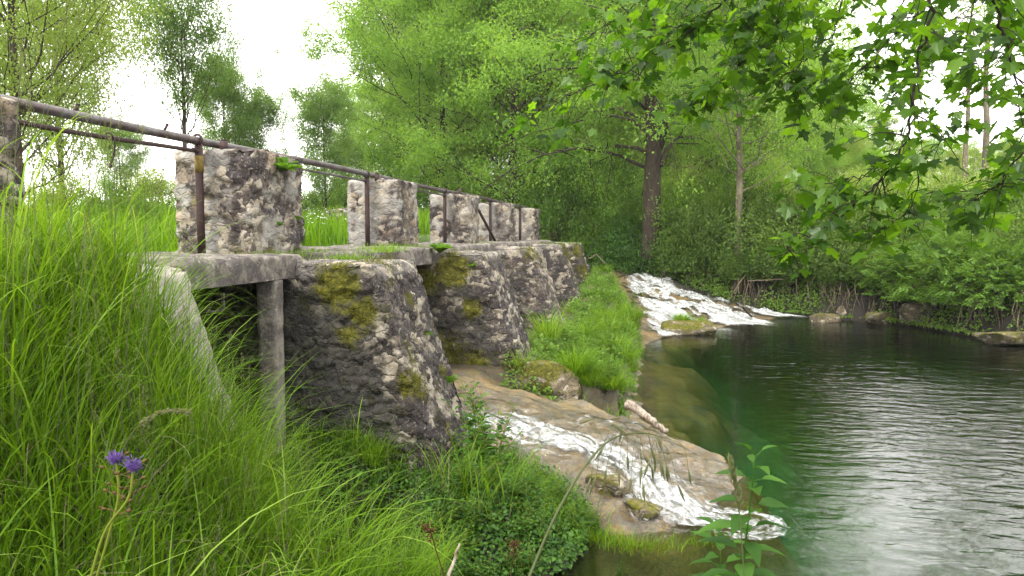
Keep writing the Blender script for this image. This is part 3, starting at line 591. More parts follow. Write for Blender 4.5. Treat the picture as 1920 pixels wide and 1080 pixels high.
# sluice gates in the bays
for i, (a, b) in enumerate([(3.99, 5.58), (6.58, 9.3), (10.3, 13.05), (14.05, 16.8), (17.8, 20.55)]):
    root = thing('sluice_gate', ['dark closed sluice gate in the shaded opening under the nearest slab', 'wet dark sluice gate behind the running stream', 'dark sluice gate in the bay behind the second pier',
                                 'dark sluice gate in the bay behind the third pier', 'dark sluice gate in the farthest bay'][i], 'sluice gate', (-4.3, (a + b) / 2, .5), 0, 'sluice gates under the deck')
    mb = MB(); nb_ = 9; w = (b - a)
    for k in range(nb_):
        z0 = k * .165; y_ = w / 2 - .004
        v = np.array(box8(-.03 + .006 * (k % 2), .03 + .008 * (k % 3), -y_, y_, z0 + .004, z0 + .16)); mb.add(v, [np.array([[0, 1, 5, 4], [1, 2, 6, 5], [2, 3, 7, 6], [3, 0, 4, 7], [4, 5, 6, 7], [0, 3, 2, 1]])])
    mb.build('gate_boards', M['gate'], root, False)
    for s in (-1, 1):
        mb = MB(); v = np.array(box8(.09, .17, s * (w / 2 - .2) - .05, s * (w / 2 - .2) + .05, -.1, 1.4)); mb.add(v, [np.array([[0, 1, 5, 4], [1, 2, 6, 5], [2, 3, 7, 6], [3, 0, 4, 7], [4, 5, 6, 7], [0, 3, 2, 1]])]); mb.build('gate_rib', M['gate'], root, False)
o, *_ = block('concrete_post', box8(-3.02, -2.87, 5.22, 5.36, .6, 1.95), .03, M['concrete'], None, (.5, .5, .5), 620, .006, [], lambda V, n, nb: .3 + 0 * n, .004)
tag(o, 'upright grey concrete post in the dark opening under the nearest slab', 'post')
mb = MB(); V, F = tube(smooth_path([A(-3.1, 4.9, 1.88), A(-3.1, 4.9, 1.80), A(-3.08, 4.86, 1.765), A(-3.05, 4.70, 1.76), A(-3.05, 4.62, 1.78)]), .012, 8); mb.add(V, F)
tag(mb.build('iron_bracket', M['iron'], None), 'bent iron bracket under the nearest slab', 'bracket')

# ------------------------------------------------------------------ iron railing
POSTY = [5.80, 9.55, 13.28, 17.05, 20.85]
rail = thing('iron_railing', 'long rusty iron pipe railing running along the tops of the stone pillars', 'railing')
def pipe_z(y): return 3.105 - .002 * (y - 5.8)
mb = MB(); ys = np.linspace(1.5, 21.8, 60); V, F = tube(np.stack([-3.86 + .006 * np.sin(ys * 1.7), ys, 3.105 + .010 * np.sin(ys * .9)], 1), .034, 14); mb.add(V, F); mb.build('top_pipe', M['iron'], rail)
for i, (a, b) in enumerate([(2.0, 5.83), (6.8, 9.57), (10.4, 13.3), (14.1, 17.06), (17.9, 20.86)]):
    mb = MB(); ys = np.linspace(a, b, 14); V, F = tube(np.stack([-3.86 + 0 * ys - .02, ys, 3.0 + (.012 * np.sin((ys - a) * 2) if i == 0 else .02 + 0 * ys)], 1), .017 if i == 0 else .014, 10); mb.add(V, F); mb.build('lower_rod', M['iron_dark'] if i == 0 else M['iron'], rail)
for i, y in enumerate(POSTY):
    mb = MB(); V, F = tube([A(-3.86, y, 2.1), A(-3.862, y, 2.5), A(-3.862, y, 2.84), A(-3.86, y, 3.07)], .033, 12); mb.add(V, F); po = mb.build('post', M['iron_dark'], rail)
    if i == 0:
        mb = MB(); V, F = tube([A(-3.86, y, 2.83), A(-3.86, y, 2.97)], .036, 14); mb.add(V, F); mb.build('lichen_band', M['iron_yellow'], po)
    mb = MB(); V, F = tube([A(-3.88, y, 3.00), A(-3.87, y, 3.03)], .046, 14); mb.add(V, F)
    a = np.linspace(0, 2 * math.pi, 22); V, F = tube(np.stack([-3.86 + .042 * np.cos(a), y - .02 + 0 * a, 3.105 + .042 * np.sin(a)], 1), .011, 8, False); mb.add(V, F)
    mb.build('clamp', M['iron_dark'], rail)
for y in (6.02, 9.66): # short capped stubs standing on the pillar tops
    for k, (dx, dy, s) in enumerate(((.10, 0, 1.0), (.16, .62, .8))):
        mb = MB(); V, F = tube([A(-3.86 + dx, y + dy, 3.02), A(-3.86 + dx, y + dy, 3.02 + .10 * s)], .034 * s, 12); mb.add(V, F)
        V, F = tube([A(-3.86 + dx, y + dy, 3.02 + .10 * s), A(-3.86 + dx, y + dy, 3.02 + .115 * s)], .026 * s, 12); mb.add(V, F); mb.build('pipe_stub', M['iron_dark'], rail)
mb = MB(); V, F = tube([A(-3.80, 13.5, 3.07), A(-3.80, 13.9, 3.09)], .028, 10); mb.add(V, F); V, F = tube([A(-3.7, 13.75, 3.03), A(-3.7, 13.75, 3.17)], .03, 10); mb.add(V, F); mb.build('pipe_stub', M['iron_dark'], rail)
for y in (4.42, 5.35): # studs on the pipe
    mb = MB(); V, F = tube([A(-3.86, y, 3.12), A(-3.84, y + .012, 3.168)], .011, 8); mb.add(V, F); V, F = tube([A(-3.84, y + .012, 3.168), A(-3.838, y + .014, 3.176)], .016, 8); mb.add(V, F); mb.build('stud', M['iron_dark'], rail)
mb = MB(); hp = Pd(225, 250, 4.86); hx, hy = -3.88, 4.78
pts = [A(hx - .03, hy - .02, 2.985), A(hx - .02, hy - .02, 3.025), A(hx + .012, hy - .01, 3.022), A(hx + .03, hy, 2.97), A(hx + .024, hy, 2.90), A(hx + .008, hy, 2.84), A(hx - .01, hy - .01, 2.80), A(hx + .0, hy - .02, 2.785), A(hx + .018, hy - .02, 2.80)]
V, F = tube(smooth_path(pts, 5), .007, 8); mb.add(V, F); tag(mb.build('iron_hook', M['iron_dark'], None), 'thin rusty iron hook hanging from the lower rod at the left', 'hook')
mb = MB(); V, F = tube([Pz(900, 392, 2.6) * 0 + A(-3.7, 14.9, 2.95), A(-3.55, 16.2, 2.14)], .03, 8); mb.add(V, F); tag(mb.build('iron_bar', M['iron_dark'], None), 'loose dark bar leaning diagonally between the far pillars', 'bar')
# little wall far behind the gap in the pillars
c0 = Pd(640, 440, 19.0); o, *_ = block('stone_wall', box8(c0[0] - .5, c0[0] + .75, c0[1], c0[1] + .8, 2.2, 2.95), .06, M['stone'], None, (.3, .3, .16), 800, .04); tag(o, 'small stone wall end in the meadow behind the second pillar', 'wall')

# ------------------------------------------------------------------ trees
PROTO = {}
def gen_tree(seed, Ht, R, h0, style, nl, leaves, L, r0=.16, sig=.30, W=.6, lean=(0, 0), ntw=7, vis=1.0):
    g = np.random.default_rng(seed); bk = MB(); C = []
    zz = np.linspace(0, Ht * .97, 16); off = np.cumsum(g.normal(0, .018 * Ht / 16 * 2.0, (16, 2)), 0); off -= off[0]
    T = np.stack([off[:, 0] + lean[0] * (zz / Ht) ** 1.3, off[:, 1] + lean[1] * (zz / Ht) ** 1.3, zz], 1)
    rad = r0 * (1 - zz / Ht * .93) ** .9; rad[0] *= 1.35
    V, F = tube(T, rad, 10); bk.add(V, F)
    for k in range(nl):
        u = (k + g.uniform(0, .9)) / nl; z = Ht * (h0 + (.95 - h0) * u); p0 = np.array([np.interp(z, zz, T[:, q]) for q in range(3)])
        a = k * 2.4 + g.normal(0, .5)
        if style == 'poplar': prof = (1 - .75 * u ** 2.2) * (.75 + .35 * math.sin(u * 3)); e = math.radians(g.uniform(48, 68)); curl = .10
        elif style == 'ash': prof = math.sin(math.pi * (.22 + .72 * u)) ** .8; e = math.radians(g.uniform(12, 45)); curl = .25
        elif style == 'fan': prof = 1.0 * g.uniform(.75, 1.05); e = math.radians(g.uniform(40, 78)); curl = .12
        elif style == 'droop': prof = math.sin(math.pi * (.25 + .7 * u)) ** .7; e = math.radians(g.uniform(15, 45)); curl = -.85
        else: prof = math.sin(math.pi * (.15 + .8 * u)) ** .7; e = math.radians(g.uniform(20, 60)); curl = .1
        LL = R * prof * g.uniform(.75, 1.15) / max(.45, math.cos(e)) * (1.0 if style != 'poplar' else .8)
        d = A(math.cos(a) * math.cos(e), math.sin(a) * math.cos(e), math.sin(e)); tt = np.linspace(0, 1, 9)[:, None]
        sd = norm(np.cross(d, A(0, 0, 1)))
        P = p0 + d * LL * tt + A(0, 0, 1) * curl * LL * tt ** 2 * .6 + sd * LL * .06 * np.sin(tt * 5 + k) + np.cumsum(g.normal(0, .015 * LL, (9, 3)), 0) * (tt > 0)
        r1 = max(.012, float(np.interp(z, zz, rad)) * .27); V, F = tube(P, r1 * (1 - .85 * tt[:, 0]), 6, False); bk.add(V, F)
        for q in range(ntw):
            s0 = g.uniform(.22, 1.0) if q else 1.0; b = np.array([np.interp(s0, tt[:, 0], P[:, w]) for w in range(3)])
            dd = norm(d * .7 + rdir(1, g)[0] * .9 + A(0, 0, .25 if style != 'droop' else -.5)); tl = LL * g.uniform(.16, .36) + .15
            mid = b + dd * tl * .5 + g.normal(0, .05 * tl, 3); e2 = b + dd * tl + A(0, 0, (.1 if style != 'droop' else -.5) * tl)
            V, F = tube([b, mid, e2], [r1 * .32, r1 * .2, r1 * .08], 4, False); bk.add(V, F)
            for w in (.35, .7, 1.0): C.append(b + (e2 - b) * w + g.normal(0, .1, 3))
    C = np.array(C); cr = g.uniform(0, 1, len(C)); wgt = g.uniform(.1, 1.6, len(C)) ** 1.8; wgt /= wgt.sum()
    k = g.choice(len(C), leaves, p=wgt); s_ = sig * (.6 + .9 * cr[k])[:, None]
    P = C[k] + g.normal(0, 1, (leaves, 3)) * s_ * A(1, 1, .62); ctr = norm(P - C[k] + 1e-6)
    D = norm(ctr * .4 + rdir(leaves, g) + A(0, 0, -.45 if style != 'poplar' else -.1)); N = norm(rdir(leaves, g) * .8 + A(0, 0, .75))
    V, F, r = leaf_quads(P, D, N, g.uniform(.6, 1.25, leaves) * L, g.uniform(.7, 1.1, leaves) * L * W, np.clip(.5 * cr[k] + .5 * g.uniform(0, 1, leaves), 0, 1))
    return bk, (V, F, r)
def tree(key, px, d, label, name='tree', s=1, rz=0, zoff=0, group='trees around the pool', loc=None, cat='tree', **kw):
    if loc is None: p = Pd(px, 440, d); loc = (p[0], p[1], H(p[0], p[1]) - .08 + zoff)
    if key in PROTO: return copy_tree(PROTO[key], loc=loc, rz=rz, s=s, label=label, group=group)
    spec = TREES[key]; bk, (V, F, r) = gen_tree(**spec[0])
    root = thing(name, label, cat, loc, rz, group, s)
    bk.build('trunk', M[spec[2]], root); mk('crown', V, F, M[spec[1]], root, False, {'rnd': r})
    PROTO[key] = root; return root
TREES = {
 'poplarA': (dict(seed=1, Ht=21, R=3.6, h0=.02, style='poplar', nl=90, leaves=95000, L=.15, r0=.24, sig=.30), 'poplar', 'bark_dark'),
 'poplarB': (dict(seed=2, Ht=19, R=4.0, h0=.03, style='poplar', nl=80, leaves=90000, L=.15, r0=.24, sig=.30), 'willow', 'bark_dark'),
 'ashA': (dict(seed=3, Ht=13, R=4.6, h0=.03, style='ash', nl=64, leaves=95000, L=.12, r0=.17, sig=.27), 'ash', 'bark_dark'),
 'ashB': (dict(seed=4, Ht=15, R=4.2, h0=.06, style='ash', nl=56, leaves=75000, L=.12, r0=.18, sig=.27), 'spring', 'bark'),
 'young': (dict(seed=5, Ht=9, R=2.9, h0=.08, style='round', nl=74, leaves=80000, L=.07, r0=.09, sig=.24, ntw=9), 'spring', 'bark_dark'),
 'pollard': (dict(seed=6, Ht=7.4, R=2.3, h0=.36, style='fan', nl=34, leaves=34000, L=.11, r0=.16, sig=.30), 'poplar', 'bark'),
 'small': (dict(seed=8, Ht=6.2, R=2.3, h0=.10, style='round', nl=40, leaves=42000, L=.11, r0=.12, sig=.22), 'poplar', 'bark_dark'),
 'bigtrunk': (dict(seed=9, Ht=15, R=5.0, h0=.20, style='droop', nl=46, leaves=70000, L=.10, r0=.34, sig=.27), 'ash', 'bark_dark'),
 'slender': (dict(seed=11, Ht=10, R=3.4, h0=.30, style='ash', nl=38, leaves=42000, L=.085, r0=.13, sig=.34, lean=(-.4, .2)), 'ash', 'bark_pale'),
 'sparse': (dict(seed=12, Ht=16, R=2.6, h0=.45, style='round', nl=26, leaves=5500, L=.11, r0=.17, sig=.35), 'spring', 'bark_pale'),
}
# open ground behind the weir, left of the picture
tree('young', 40, 12.5, 'airy tree with dark trunk and small yellowish leaves at the far left above the railing', s=(.8, .8, 1.0), rz=1, group='trees behind the weir')
tree('young', 120, 19, 'loose leafy tree rising behind the railing, second from the left edge', s=(.85, .85, 1.15), rz=2.5, group='trees behind the weir')
tree('young', -90, 21, 'tall leafy tree mostly cut off by the left edge of the view', s=1.35, rz=4, group='trees behind the weir')
tree('pollard', 352, 27, 'tall tree with bare limbs fanning upward above the railing, light tufted crown', s=(.72, .72, 1.0), rz=.4, group='trees behind the weir')
tree('small', 428, 31, 'rounded pale green tree just right of the fan-limbed tree', s=(.55, .55, .95), rz=1.1, group='trees behind the weir')
tree('small', 480, 33, 'small grey-green tree above the first stone pillar', s=(.52, .52, .8), rz=3.1, group='trees behind the weir')
tree('small', 612, 25, 'leaning dark-trunked tree in the gap after the first stone pillar', s=(.46, .46, .66), rz=2.2, group='trees behind the weir')
tree('small', 655, 38, 'low pale tree far off behind the second stone pillar', s=(.5, .5, .62), rz=5, group='trees behind the weir')
tree('small', 230, 34, 'low hazy tree seen under the railing at the left', s=(.5, .5, .62), rz=.7, group='trees behind the weir')

# wall of tall trees
W = 'tall trees behind the pool'
tree('poplarA', 745, 43, 'tallest feathery poplar at the left end of the wood against the sky', s=1.05, rz=.3, group=W)
tree('poplarB', 815, 50, 'dense tall poplar second from the left end of the wood', s=1.1, rz=2, group=W)
tree('poplarA', 905, 55, 'tall poplar with sky gaps and dark limbs near its top', s=1.12, rz=3, group=W)
tree('ashA', 835, 33, 'bright yellow-green rounded tree in front of the poplars', s=.98, rz=1, group=W)
tree('ashA', 960, 30, 'bright green layered tree behind the farthest stone pillars', s=1.0, rz=2.8, group=W)
tree('poplarB', 985, 45, 'tall slim tree behind the bright layered tree', s=1.05, rz=4.2, group=W)
tree('poplarA', 1070, 41, 'tall tree with two dark trunks showing against the sky', s=1.0, rz=1.4, group=W)
tree('ashB', 1065, 33, 'light green tree left of the big two-toned trunk', s=1.08, rz=5.2, group=W)
tree('poplarB', 1165, 46, 'tall tree directly behind the big two-toned trunk', s=1.05, rz=.9, group=W)
tree('ashB', 1290, 36, 'light green tree between the thick trunk and the slender trunk', s=1.0, rz=2.2, group=W)
tree('poplarA', 1300, 56, 'distant tall tree above the slender trunk', s=1.0, rz=5, group=W)
tree('ashA', 1400, 40, 'yellow-green tree behind the slender trunk', s=1.0, rz=3.6, group=W)
tree('poplarB', 1450, 58, 'distant tall tree right of the slender trunk', s=.9, rz=2.6, group=W)
tree('ashA', 1530, 48, 'rounded light tree far behind the right bank', s=.85, rz=.2, group=W)
tree('ashB', 1640, 56, 'low pale tree far behind the maple branches', s=.62, rz=1.9, group=W)
tree('ashA', 1760, 60, 'low hazy tree far off under the maple branches', s=.58, rz=4.4, group=W)
tree('ashA', 1890, 62, 'low far tree at the right edge behind the maple branches', s=.6, rz=5.4, group=W)
for i, (k_, px, d, s) in enumerate([('ashA', 700, 60, .8), ('ashB', 780, 58, .8), ('ashA', 860, 62, .8), ('ashB', 900, 40, .62), ('ashA', 1010, 40, .6), ('ashB', 1020, 52, .8), ('ashA', 1130, 38, .62), ('ashB', 1180, 40, .7), ('ashA', 1240, 42, .72), ('ashB', 1345, 40, .62),
    ('ashA', 1330, 50, .8), ('ashB', 1470, 44, .6), ('ashA', 1600, 62, .62), ('ashB', 1540, 56, .6), ('ashB', 1710, 66, .55), ('ashA', 1680, 52, .40), ('ashB', 1820, 58, .45), ('ashA', 1950, 52, .42), ('ashB', 1560, 42, .42), ('ashA', 1630, 40, .36), ('ashA', 1500, 38, .45), ('ashB', 1780, 44, .34), ('ashB', 1900, 44, .36)]):
    tree(k_, px, d, 'leafy understorey tree filling the wood behind the pool', s=s, rz=i * 1.3, group='understorey trees of the wood')
tree('bigtrunk', 1222, 24.5, 'big tree with thick two-toned trunk and long drooping limbs', s=1.0, rz=2.0, group=W)
tree('slender', 1385, 22.5, 'slender pale-trunked tree leaning slightly at the far bank', s=1.0, rz=0, group=W)
tree('sparse', 1838, 33, 'straight bare pale trunk against the white sky at the right', s=1.0, rz=0, group=W)
tree('sparse', 1805, 29, 'leaning pale trunk with few leaves beside the straight one at the right', s=.72, rz=2.2, group=W)
tree('sparse', 1580, 47, 'thin sparse tree among the far trees right of centre', s=.8, rz=4.2, group=W)

# ------------------------------------------------------------------ shrubs
def gen_bush(seed, R, Ht, leaves, L, W=.6, ncl=150, sig=.16, up=.2, compound=False):
    g = np.random.default_rng(seed); st = MB()
    u = rdir(ncl, g); u[:, 2] = np.abs(u[:, 2]); rr = g.uniform(.35, 1.0, ncl) ** .5
    lump = 1 + .38 * fbm(u * 2.1 + seed, 2, seed)
    C = u * A(R, R, Ht) * (rr * lump)[:, None]; C[:, 2] = C[:, 2] * .95 + .08
    for k in range(min(ncl, 46)):
        b = A(g.normal(0, .12 * R), g.normal(0, .12 * R), 0); m = b * .4 + C[k] * .5 + A(0, 0, .15 * Ht)
        V, F = tube(smooth_path([b, m, C[k]], 3), np.linspace(.022, .005, 7), 5, False); st.add(V, F)
    cr = g.uniform(0, 1, ncl)
    if compound:
        nf = leaves // 9; k = g.integers(0, ncl, nf); B = C[k] + g.normal(0, sig, (nf, 3)); out = norm(C[k] * A(1, 1, .5) + 1e-6)
        D = norm(out * .9 + rdir(nf, g) * .6 + A(0, 0, .0)); N = norm(A(0, 0, 1) + g.normal(0, .3, (nf, 3)))
        S = norm(np.cross(D, N)); FL = g.uniform(.16, .30, nf)[:, None]; Ps = []; Ds = []; Ns = []; rs = []
        for q in range(4):
            for sgn in (-1, 1): Ps.append(B + D * FL * (.25 + .2 * q) - A(0, 0, 1) * FL * .25 * (.25 + .2 * q) ** 2); Ds.append(norm(D * .55 + sgn * S - A(0, 0, .22))); Ns.append(N); rs.append(cr[k] * .5 + g.uniform(0, .5, nf))
        Ps.append(B + D * FL * .95); Ds.append(norm(D - A(0, 0, .3))); Ns.append(N); rs.append(cr[k] * .5 + g.uniform(0, .5, nf))
        P = np.concatenate(Ps); D = np.concatenate(Ds); N = np.concatenate(Ns); r = np.concatenate(rs); n = len(P)
    else:
        n = leaves; k = g.integers(0, ncl, n); P = C[k] + g.normal(0, 1, (n, 3)) * sig * (.5 + cr[k])[:, None]; out = norm(C[k] + 1e-6)
        D = norm(out * .5 + rdir(n, g) + A(0, 0, -.35)); N = norm(rdir(n, g) * .7 + A(0, 0, .8) + out * .3); r = .5 * cr[k] + .5 * g.uniform(0, 1, n)
    P[:, 2] = np.maximum(P[:, 2], .03)
    V, F, r = leaf_quads(P, D, N, g.uniform(.6, 1.2, n) * L, g.uniform(.75, 1.1, n) * L * W, np.clip(r, 0, 1), .18)
    return st, (V, F, r)
BUSH = {
 'bushA': (dict(seed=21, R=1.5, Ht=1.9, leaves=20000, L=.085), 'shrub', 'bark'),
 'bushB': (dict(seed=22, R=1.7, Ht=1.5, leaves=20000, L=.075), 'shrub_dark', 'bark'),
 'bushC': (dict(seed=23, R=1.3, Ht=2.4, leaves=20000, L=.08, ncl=190), 'elder', 'bark'),
 'elder': (dict(seed=24, R=1.4, Ht=1.5, leaves=13500, L=.10, W=.42, compound=True, ncl=130, sig=.12), 'elder', 'bark'),
 'bramble': (dict(seed=25, R=1.5, Ht=1.1, leaves=17000, L=.07, ncl=170), 'weed', 'bark'),
 'pale': (dict(seed=26, R=1.6, Ht=2.1, leaves=20000, L=.075), 'spring', 'bark'),
}
def bush(key, px, d, label, s=1, rz=0, z=None, group='shrubs on the far bank', name='shrub', loc=None):
    if loc is None: p = Pd(px, 440, d); loc = (p[0], p[1], H(p[0], p[1]) - .05 if z is None else z)
    if key in PROTO: return copy_tree(PROTO[key], loc=loc, rz=rz, s=s, label=label, group=group)
    sp = BUSH[key]; st, (V, F, r) = gen_bush(**sp[0]); root = thing(name, label, 'shrub', loc, rz, group, s)
    st.build('stems', M[sp[2]], root); mk('foliage', V, F, M[sp[1]], root, False, {'rnd': r}); PROTO[key] = root; return root
def bank_d(px, off):
    for d in np.arange(10, 32, .1):
        p = Pd(px, 440, d)
        if bank_dist(np.array([p[0]]), np.array([p[1]]))[0] > off: return d
    return 32
for i, px in enumerate(np.arange(1195, 1960, 33)):
    bush(['bushB', 'bramble', 'bushA', 'bushB', 'bramble', 'bushC'][i % 6], px, bank_d(px, (.72 if px < 1560 else .8) + .3 * (i % 3)), 'leafy bush in the continuous thicket lining the far bank', [.62, .7, .58][i % 3], i * 1.9, group='thicket bushes along the far bank')
for i, px in enumerate(np.arange(1180, 1990, 45)):
    bush(['bushA', 'bushC', 'pale', 'bushB'][i % 4], px, bank_d(px, 2.6 + .4 * (i % 3)), 'leafy bush in the second row of the thicket on the far bank', (.95, .95, [1.35, 1.15, 1.4][i % 3] * (1.0 if px < 1550 else .75)), i * 2.3, group='thicket bushes behind the front row')
bl = [
 ('bushC', 1060, 27.5, 1.15, 'tall dark green shrub just beyond the farthest pier'),
 ('bushC', 1110, 28.5, 1.3, 'tall leafy shrub under the light green trees left of the big trunk'),
 ('bushA', 1150, 27, 1.05, 'dark green shrub at the head of the cascade'),
 ('bushA', 1035, 31, 1.2, 'green shrub behind the farthest stone pillar'),
 ('bushC', 1165, 31, 1.3, 'bushy green shrub left of the thick trunk foot'),
 ('pale', 1270, 30, 1.15, 'pale shrub right of the thick trunk foot'),
 ('bramble', 1195, 25.8, 1.25, 'ivy-leaved bramble heap overhanging the top of the cascade'),
 ('bramble', 1240, 25.2, 1.2, 'bright bramble mound just above the upper cascade'),
 ('bushA', 1290, 25.0, 1.05, 'shrub between the thick and the slender trunks'),
 ('bushB', 1325, 24.0, 1.05, 'dark shrub leaning over the middle of the cascade'),
 ('bushB', 1385, 23.6, 1.1, 'dark shrub at the foot of the slender trunk'),
 ('bushA', 1345, 27, 1.2, 'green shrub behind the slender trunk'),
 ('bushB', 1445, 23.6, 1.15, 'dark shrub right of the slender trunk, over the foam end'),
 ('pale', 1450, 29, 1.2, 'pale shrub thicket behind the dark shrubs in the middle'),
 ('bushB', 1500, 22.5, 1.1, 'dark shrub with bare twigs reaching the water in the middle of the far bank'),
 ('bushA', 1560, 22.9, 1.15, 'mid green shrub above the dark middle of the far bank'),
 ('bushB', 1590, 21.2, 1.0, 'low dark shrub left of the big boulder'),
 ('pale', 1610, 28, 1.2, 'pale airy shrub thicket behind the hanging maple branch'),
 ('bushB', 1660, 22.0, 1.1, 'dark green shrub behind the elder bushes'),
 ('elder', 1705, bank_d(1705, .55), .85, 'bright feathery elder bush over the big boulder'),
 ('elder', 1790, bank_d(1790, .6), 1.05, 'largest bright elder bush leaning over the right bank'),
 ('bushB', 1775, 22.5, 1.2, 'dark shrub above the bright elder bushes'),
 ('elder', 1870, bank_d(1870, .6), .9, 'bright elder bush at the right, above the exposed roots'),
 ('pale', 1740, 27, 1.2, 'pale yellowish shrub far behind the elder bushes'),
 ('bushA', 1890, 20.5, 1.15, 'green shrub at the right edge of the far bank'),
 ('bushB', 1945, 18.0, 1.0, 'dark shrub cut off by the right edge of the view'),
 ('pale', 1870, 27, 1.2, 'pale shrub behind the right end of the far bank'),
]
for i, (k, px, d, s, lab) in enumerate(bl): bush(k, px, d, lab, (s, s, s * (1.45 if px < 1500 and k != 'bramble' else 1.15)), i * 1.7)
for i, (k, px, d, s, lab) in enumerate([
 ('bushA', 225, 14, .55, 'low shrub in the meadow under the railing'), ('pale', 120, 15, .6, 'pale shrub in the meadow behind the tall grass at the left'),
 ('pale', 300, 19, .7, 'loose pale shrub just left of the first stone pillar'), ('bushA', 590, 31, .75, 'green shrub far off in the gap after the first pillar'),
 ('bushC', 770, 29, .75, 'green shrub in the gap after the second pillar'), ('bushA', 900, 31, 1.0, 'green shrub seen over the third pillar'), ('bushA', 665, 34, 1.0, 'dense low shrub behind the second pillar')]):
    bush(k, px, d, lab, s, i * 2.1, group='shrubs in the meadow behind the weir')

# ------------------------------------------------------------------ undergrowth on the steep far bank
def on_bank(n, g, d0, d1, t0=1.5, t1=8.4):
    seg = np.hypot(*np.diff(BANK, axis=0).T); t = g.uniform(t0, t1, n); i = np.floor(t).astype(int); f = t - i
    a = BANK[i]; b = BANK[i + 1]; dr = norm(b - a); nr = np.stack([-dr[:, 1], dr[:, 0]], 1)
    return a + (b - a) * f[:, None] + nr * g.uniform(d0, d1, n)[:, None], nr
g = np.random.default_rng(50); n = 130000
xy, nr = on_bank(n, g, -.15, 2.6, 1.3, 8.2)
cl = fbm(np.c_[xy * 1.6, np.zeros(n)], 3, 4); kp = cl + g.uniform(-.28, .28, n) > -.08; xy = xy[kp]; nr = nr[kp]; cl = cl[kp]; n = len(xy)
z = height(xy[:, 0], xy[:, 1]) + np.abs(g.normal(0, .2, n)) * (1 + cl) + .04; z = np.maximum(z, .12); kb = (bank_dist(xy[:, 0], xy[:, 1]) > .45) | (g.uniform(0, 1, n) < .5); xy = xy[kb]; z = z[kb]; nr = nr[kb]; cl = cl[kb]; n = len(xy)
P = np.c_[xy, z]; out = np.c_[-nr, np.full(n, .5)]
V, F, r = leaf_quads(P, norm(rdir(n, g) + out * .4 - A(0, 0, .4)), norm(rdir(n, g) * .6 + out), g.uniform(.05, .10, n), g.uniform(.035, .07, n), np.clip(.5 + cl + g.normal(0, .2, n), 0, 1))
tag(mk('undergrowth', V, F, M['shrub'], None, False, {'rnd': r}), 'tangled leafy undergrowth clothing the steep far bank', 'undergrowth', kind='stuff')
g = np.random.default_rng(51); n = 26000; x_ = g.uniform(-2.6, -.25, n); y_ = g.uniform(4.2, 6.1, n); hh_ = height(x_, y_, True); k_ = (hh_[0] > -.02) & ((hh_[7] > .12) | ((x_ < -1.0) & (y_ < 5.5))) & (fbm(np.c_[x_ * 3, y_ * 3, 0 * x_], 3, 6) > -.2); x_ = x_[k_]; y_ = y_[k_]; n = len(x_)
P = np.c_[x_, y_, hh_[0][k_] + np.abs(g.normal(0, .05, n))]; V, F, r = leaf_oval(P, norm(rdir(n, g) * A(1, 1, .4) + A(.3, -.5, -.1)), norm(rdir(n, g) * .5 + A(.1, -.4, 1)), g.uniform(.02, .045, n), g.uniform(.015, .034, n), np.clip(g.normal(.45, .25, n), 0, 1))
tag(mk('ground_cover', V, F, M['weed'], None, True, {'rnd': r}), 'small-leaved creeping plants covering the mound and bank foot', 'ground cover', kind='stuff')
g = np.random.default_rng(52); n = 26000; x_ = g.uniform(-1.9, -.3, n); y_ = g.uniform(8.8, 22, n); hh_ = height(x_, y_, True); k_ = (hh_[2] > .3) & (fbm(np.c_[x_ * 2.2, y_ * 2.2, 0 * x_], 3, 7) > -.02); x_ = x_[k_]; y_ = y_[k_]; n = len(x_)
P = np.c_[x_, y_, hh_[0][k_] + np.abs(g.normal(0, .10, n))]; V, F, r = leaf_oval(P, norm(rdir(n, g) * A(1, 1, .4) + A(.2, -.5, -.1)), norm(rdir(n, g) * .5 + A(.1, -.4, 1)), g.uniform(.035, .075, n), g.uniform(.02, .045, n), np.clip(g.normal(.45, .25, n), 0, 1))
tag(mk('ground_cover', V, F, M['shrub'], None, True, {'rnd': r}), 'broad-leaved herbs spreading through the strip of grass by the pool', 'ground cover', kind='stuff')
def roots(px, d, n, seed, label, w=.6, hang=.9, zt=1.0, off=0.0, mat='root'):
    g = np.random.default_rng(seed); p = Pd(px, 440, d); bd = float(bank_dist(np.array([p[0]]), np.array([p[1]]))[0]); mb = MB()
    for k in range(n):
        x = p[0] + g.normal(0, w) * .8; y = p[1] + g.normal(0, w * .4); h_ = zt + g.normal(0, .15); q = A(x, y, h_); o = norm(A(-p[0], -p[1], 0))
        e = q + o * g.uniform(.15, .55) + A(g.normal(0, .2), 0, -g.uniform(.6, 1.1) * hang); e[2] = max(e[2], -.08)
        m = (q + e) / 2 + o * g.uniform(.1, .3) + A(g.normal(0, .08), 0, g.uniform(.0, .2)); rr = g.uniform(.005, .016)
        V, F = tube(smooth_path([q - o * .3, q, m, e], 5), rr * np.linspace(1.2, .45, 16), 5, False); mb.add(V, F)
    o = mb.build('hanging_roots', M[mat], None); tag(o, label, 'roots', 'bare roots and twigs hanging over the water')
roots(1400, 22.0, 14, 1, 'bare twigs dipping into the water below the slender trunk', .5, 1.0, .95)
roots(1535, 20.9, 16, 2, 'pale bare twigs hanging into the water left of the boulders', .45, 1.0, 1.0)
roots(1610, 20.3, 10, 3, 'short bare twigs just left of the big boulder', .4, .9, .8)
roots(1800, 18.4, 26, 4, 'dense exposed roots hanging over the ledge right of the big boulder', .7, 1.0, 1.0)
roots(1890, 17.5, 14, 5, 'exposed roots at the right edge of the bank', .5, .9, .95)
roots(1290, 23.4, 34, 6, 'brown tangle of dead roots along the back edge of the cascade', 1.3, .4, 1.0, mat='bark')
roots(1210, 25.2, 26, 7, 'brown dead brush at the head of the cascade', .9, .35, 1.25, mat='bark')
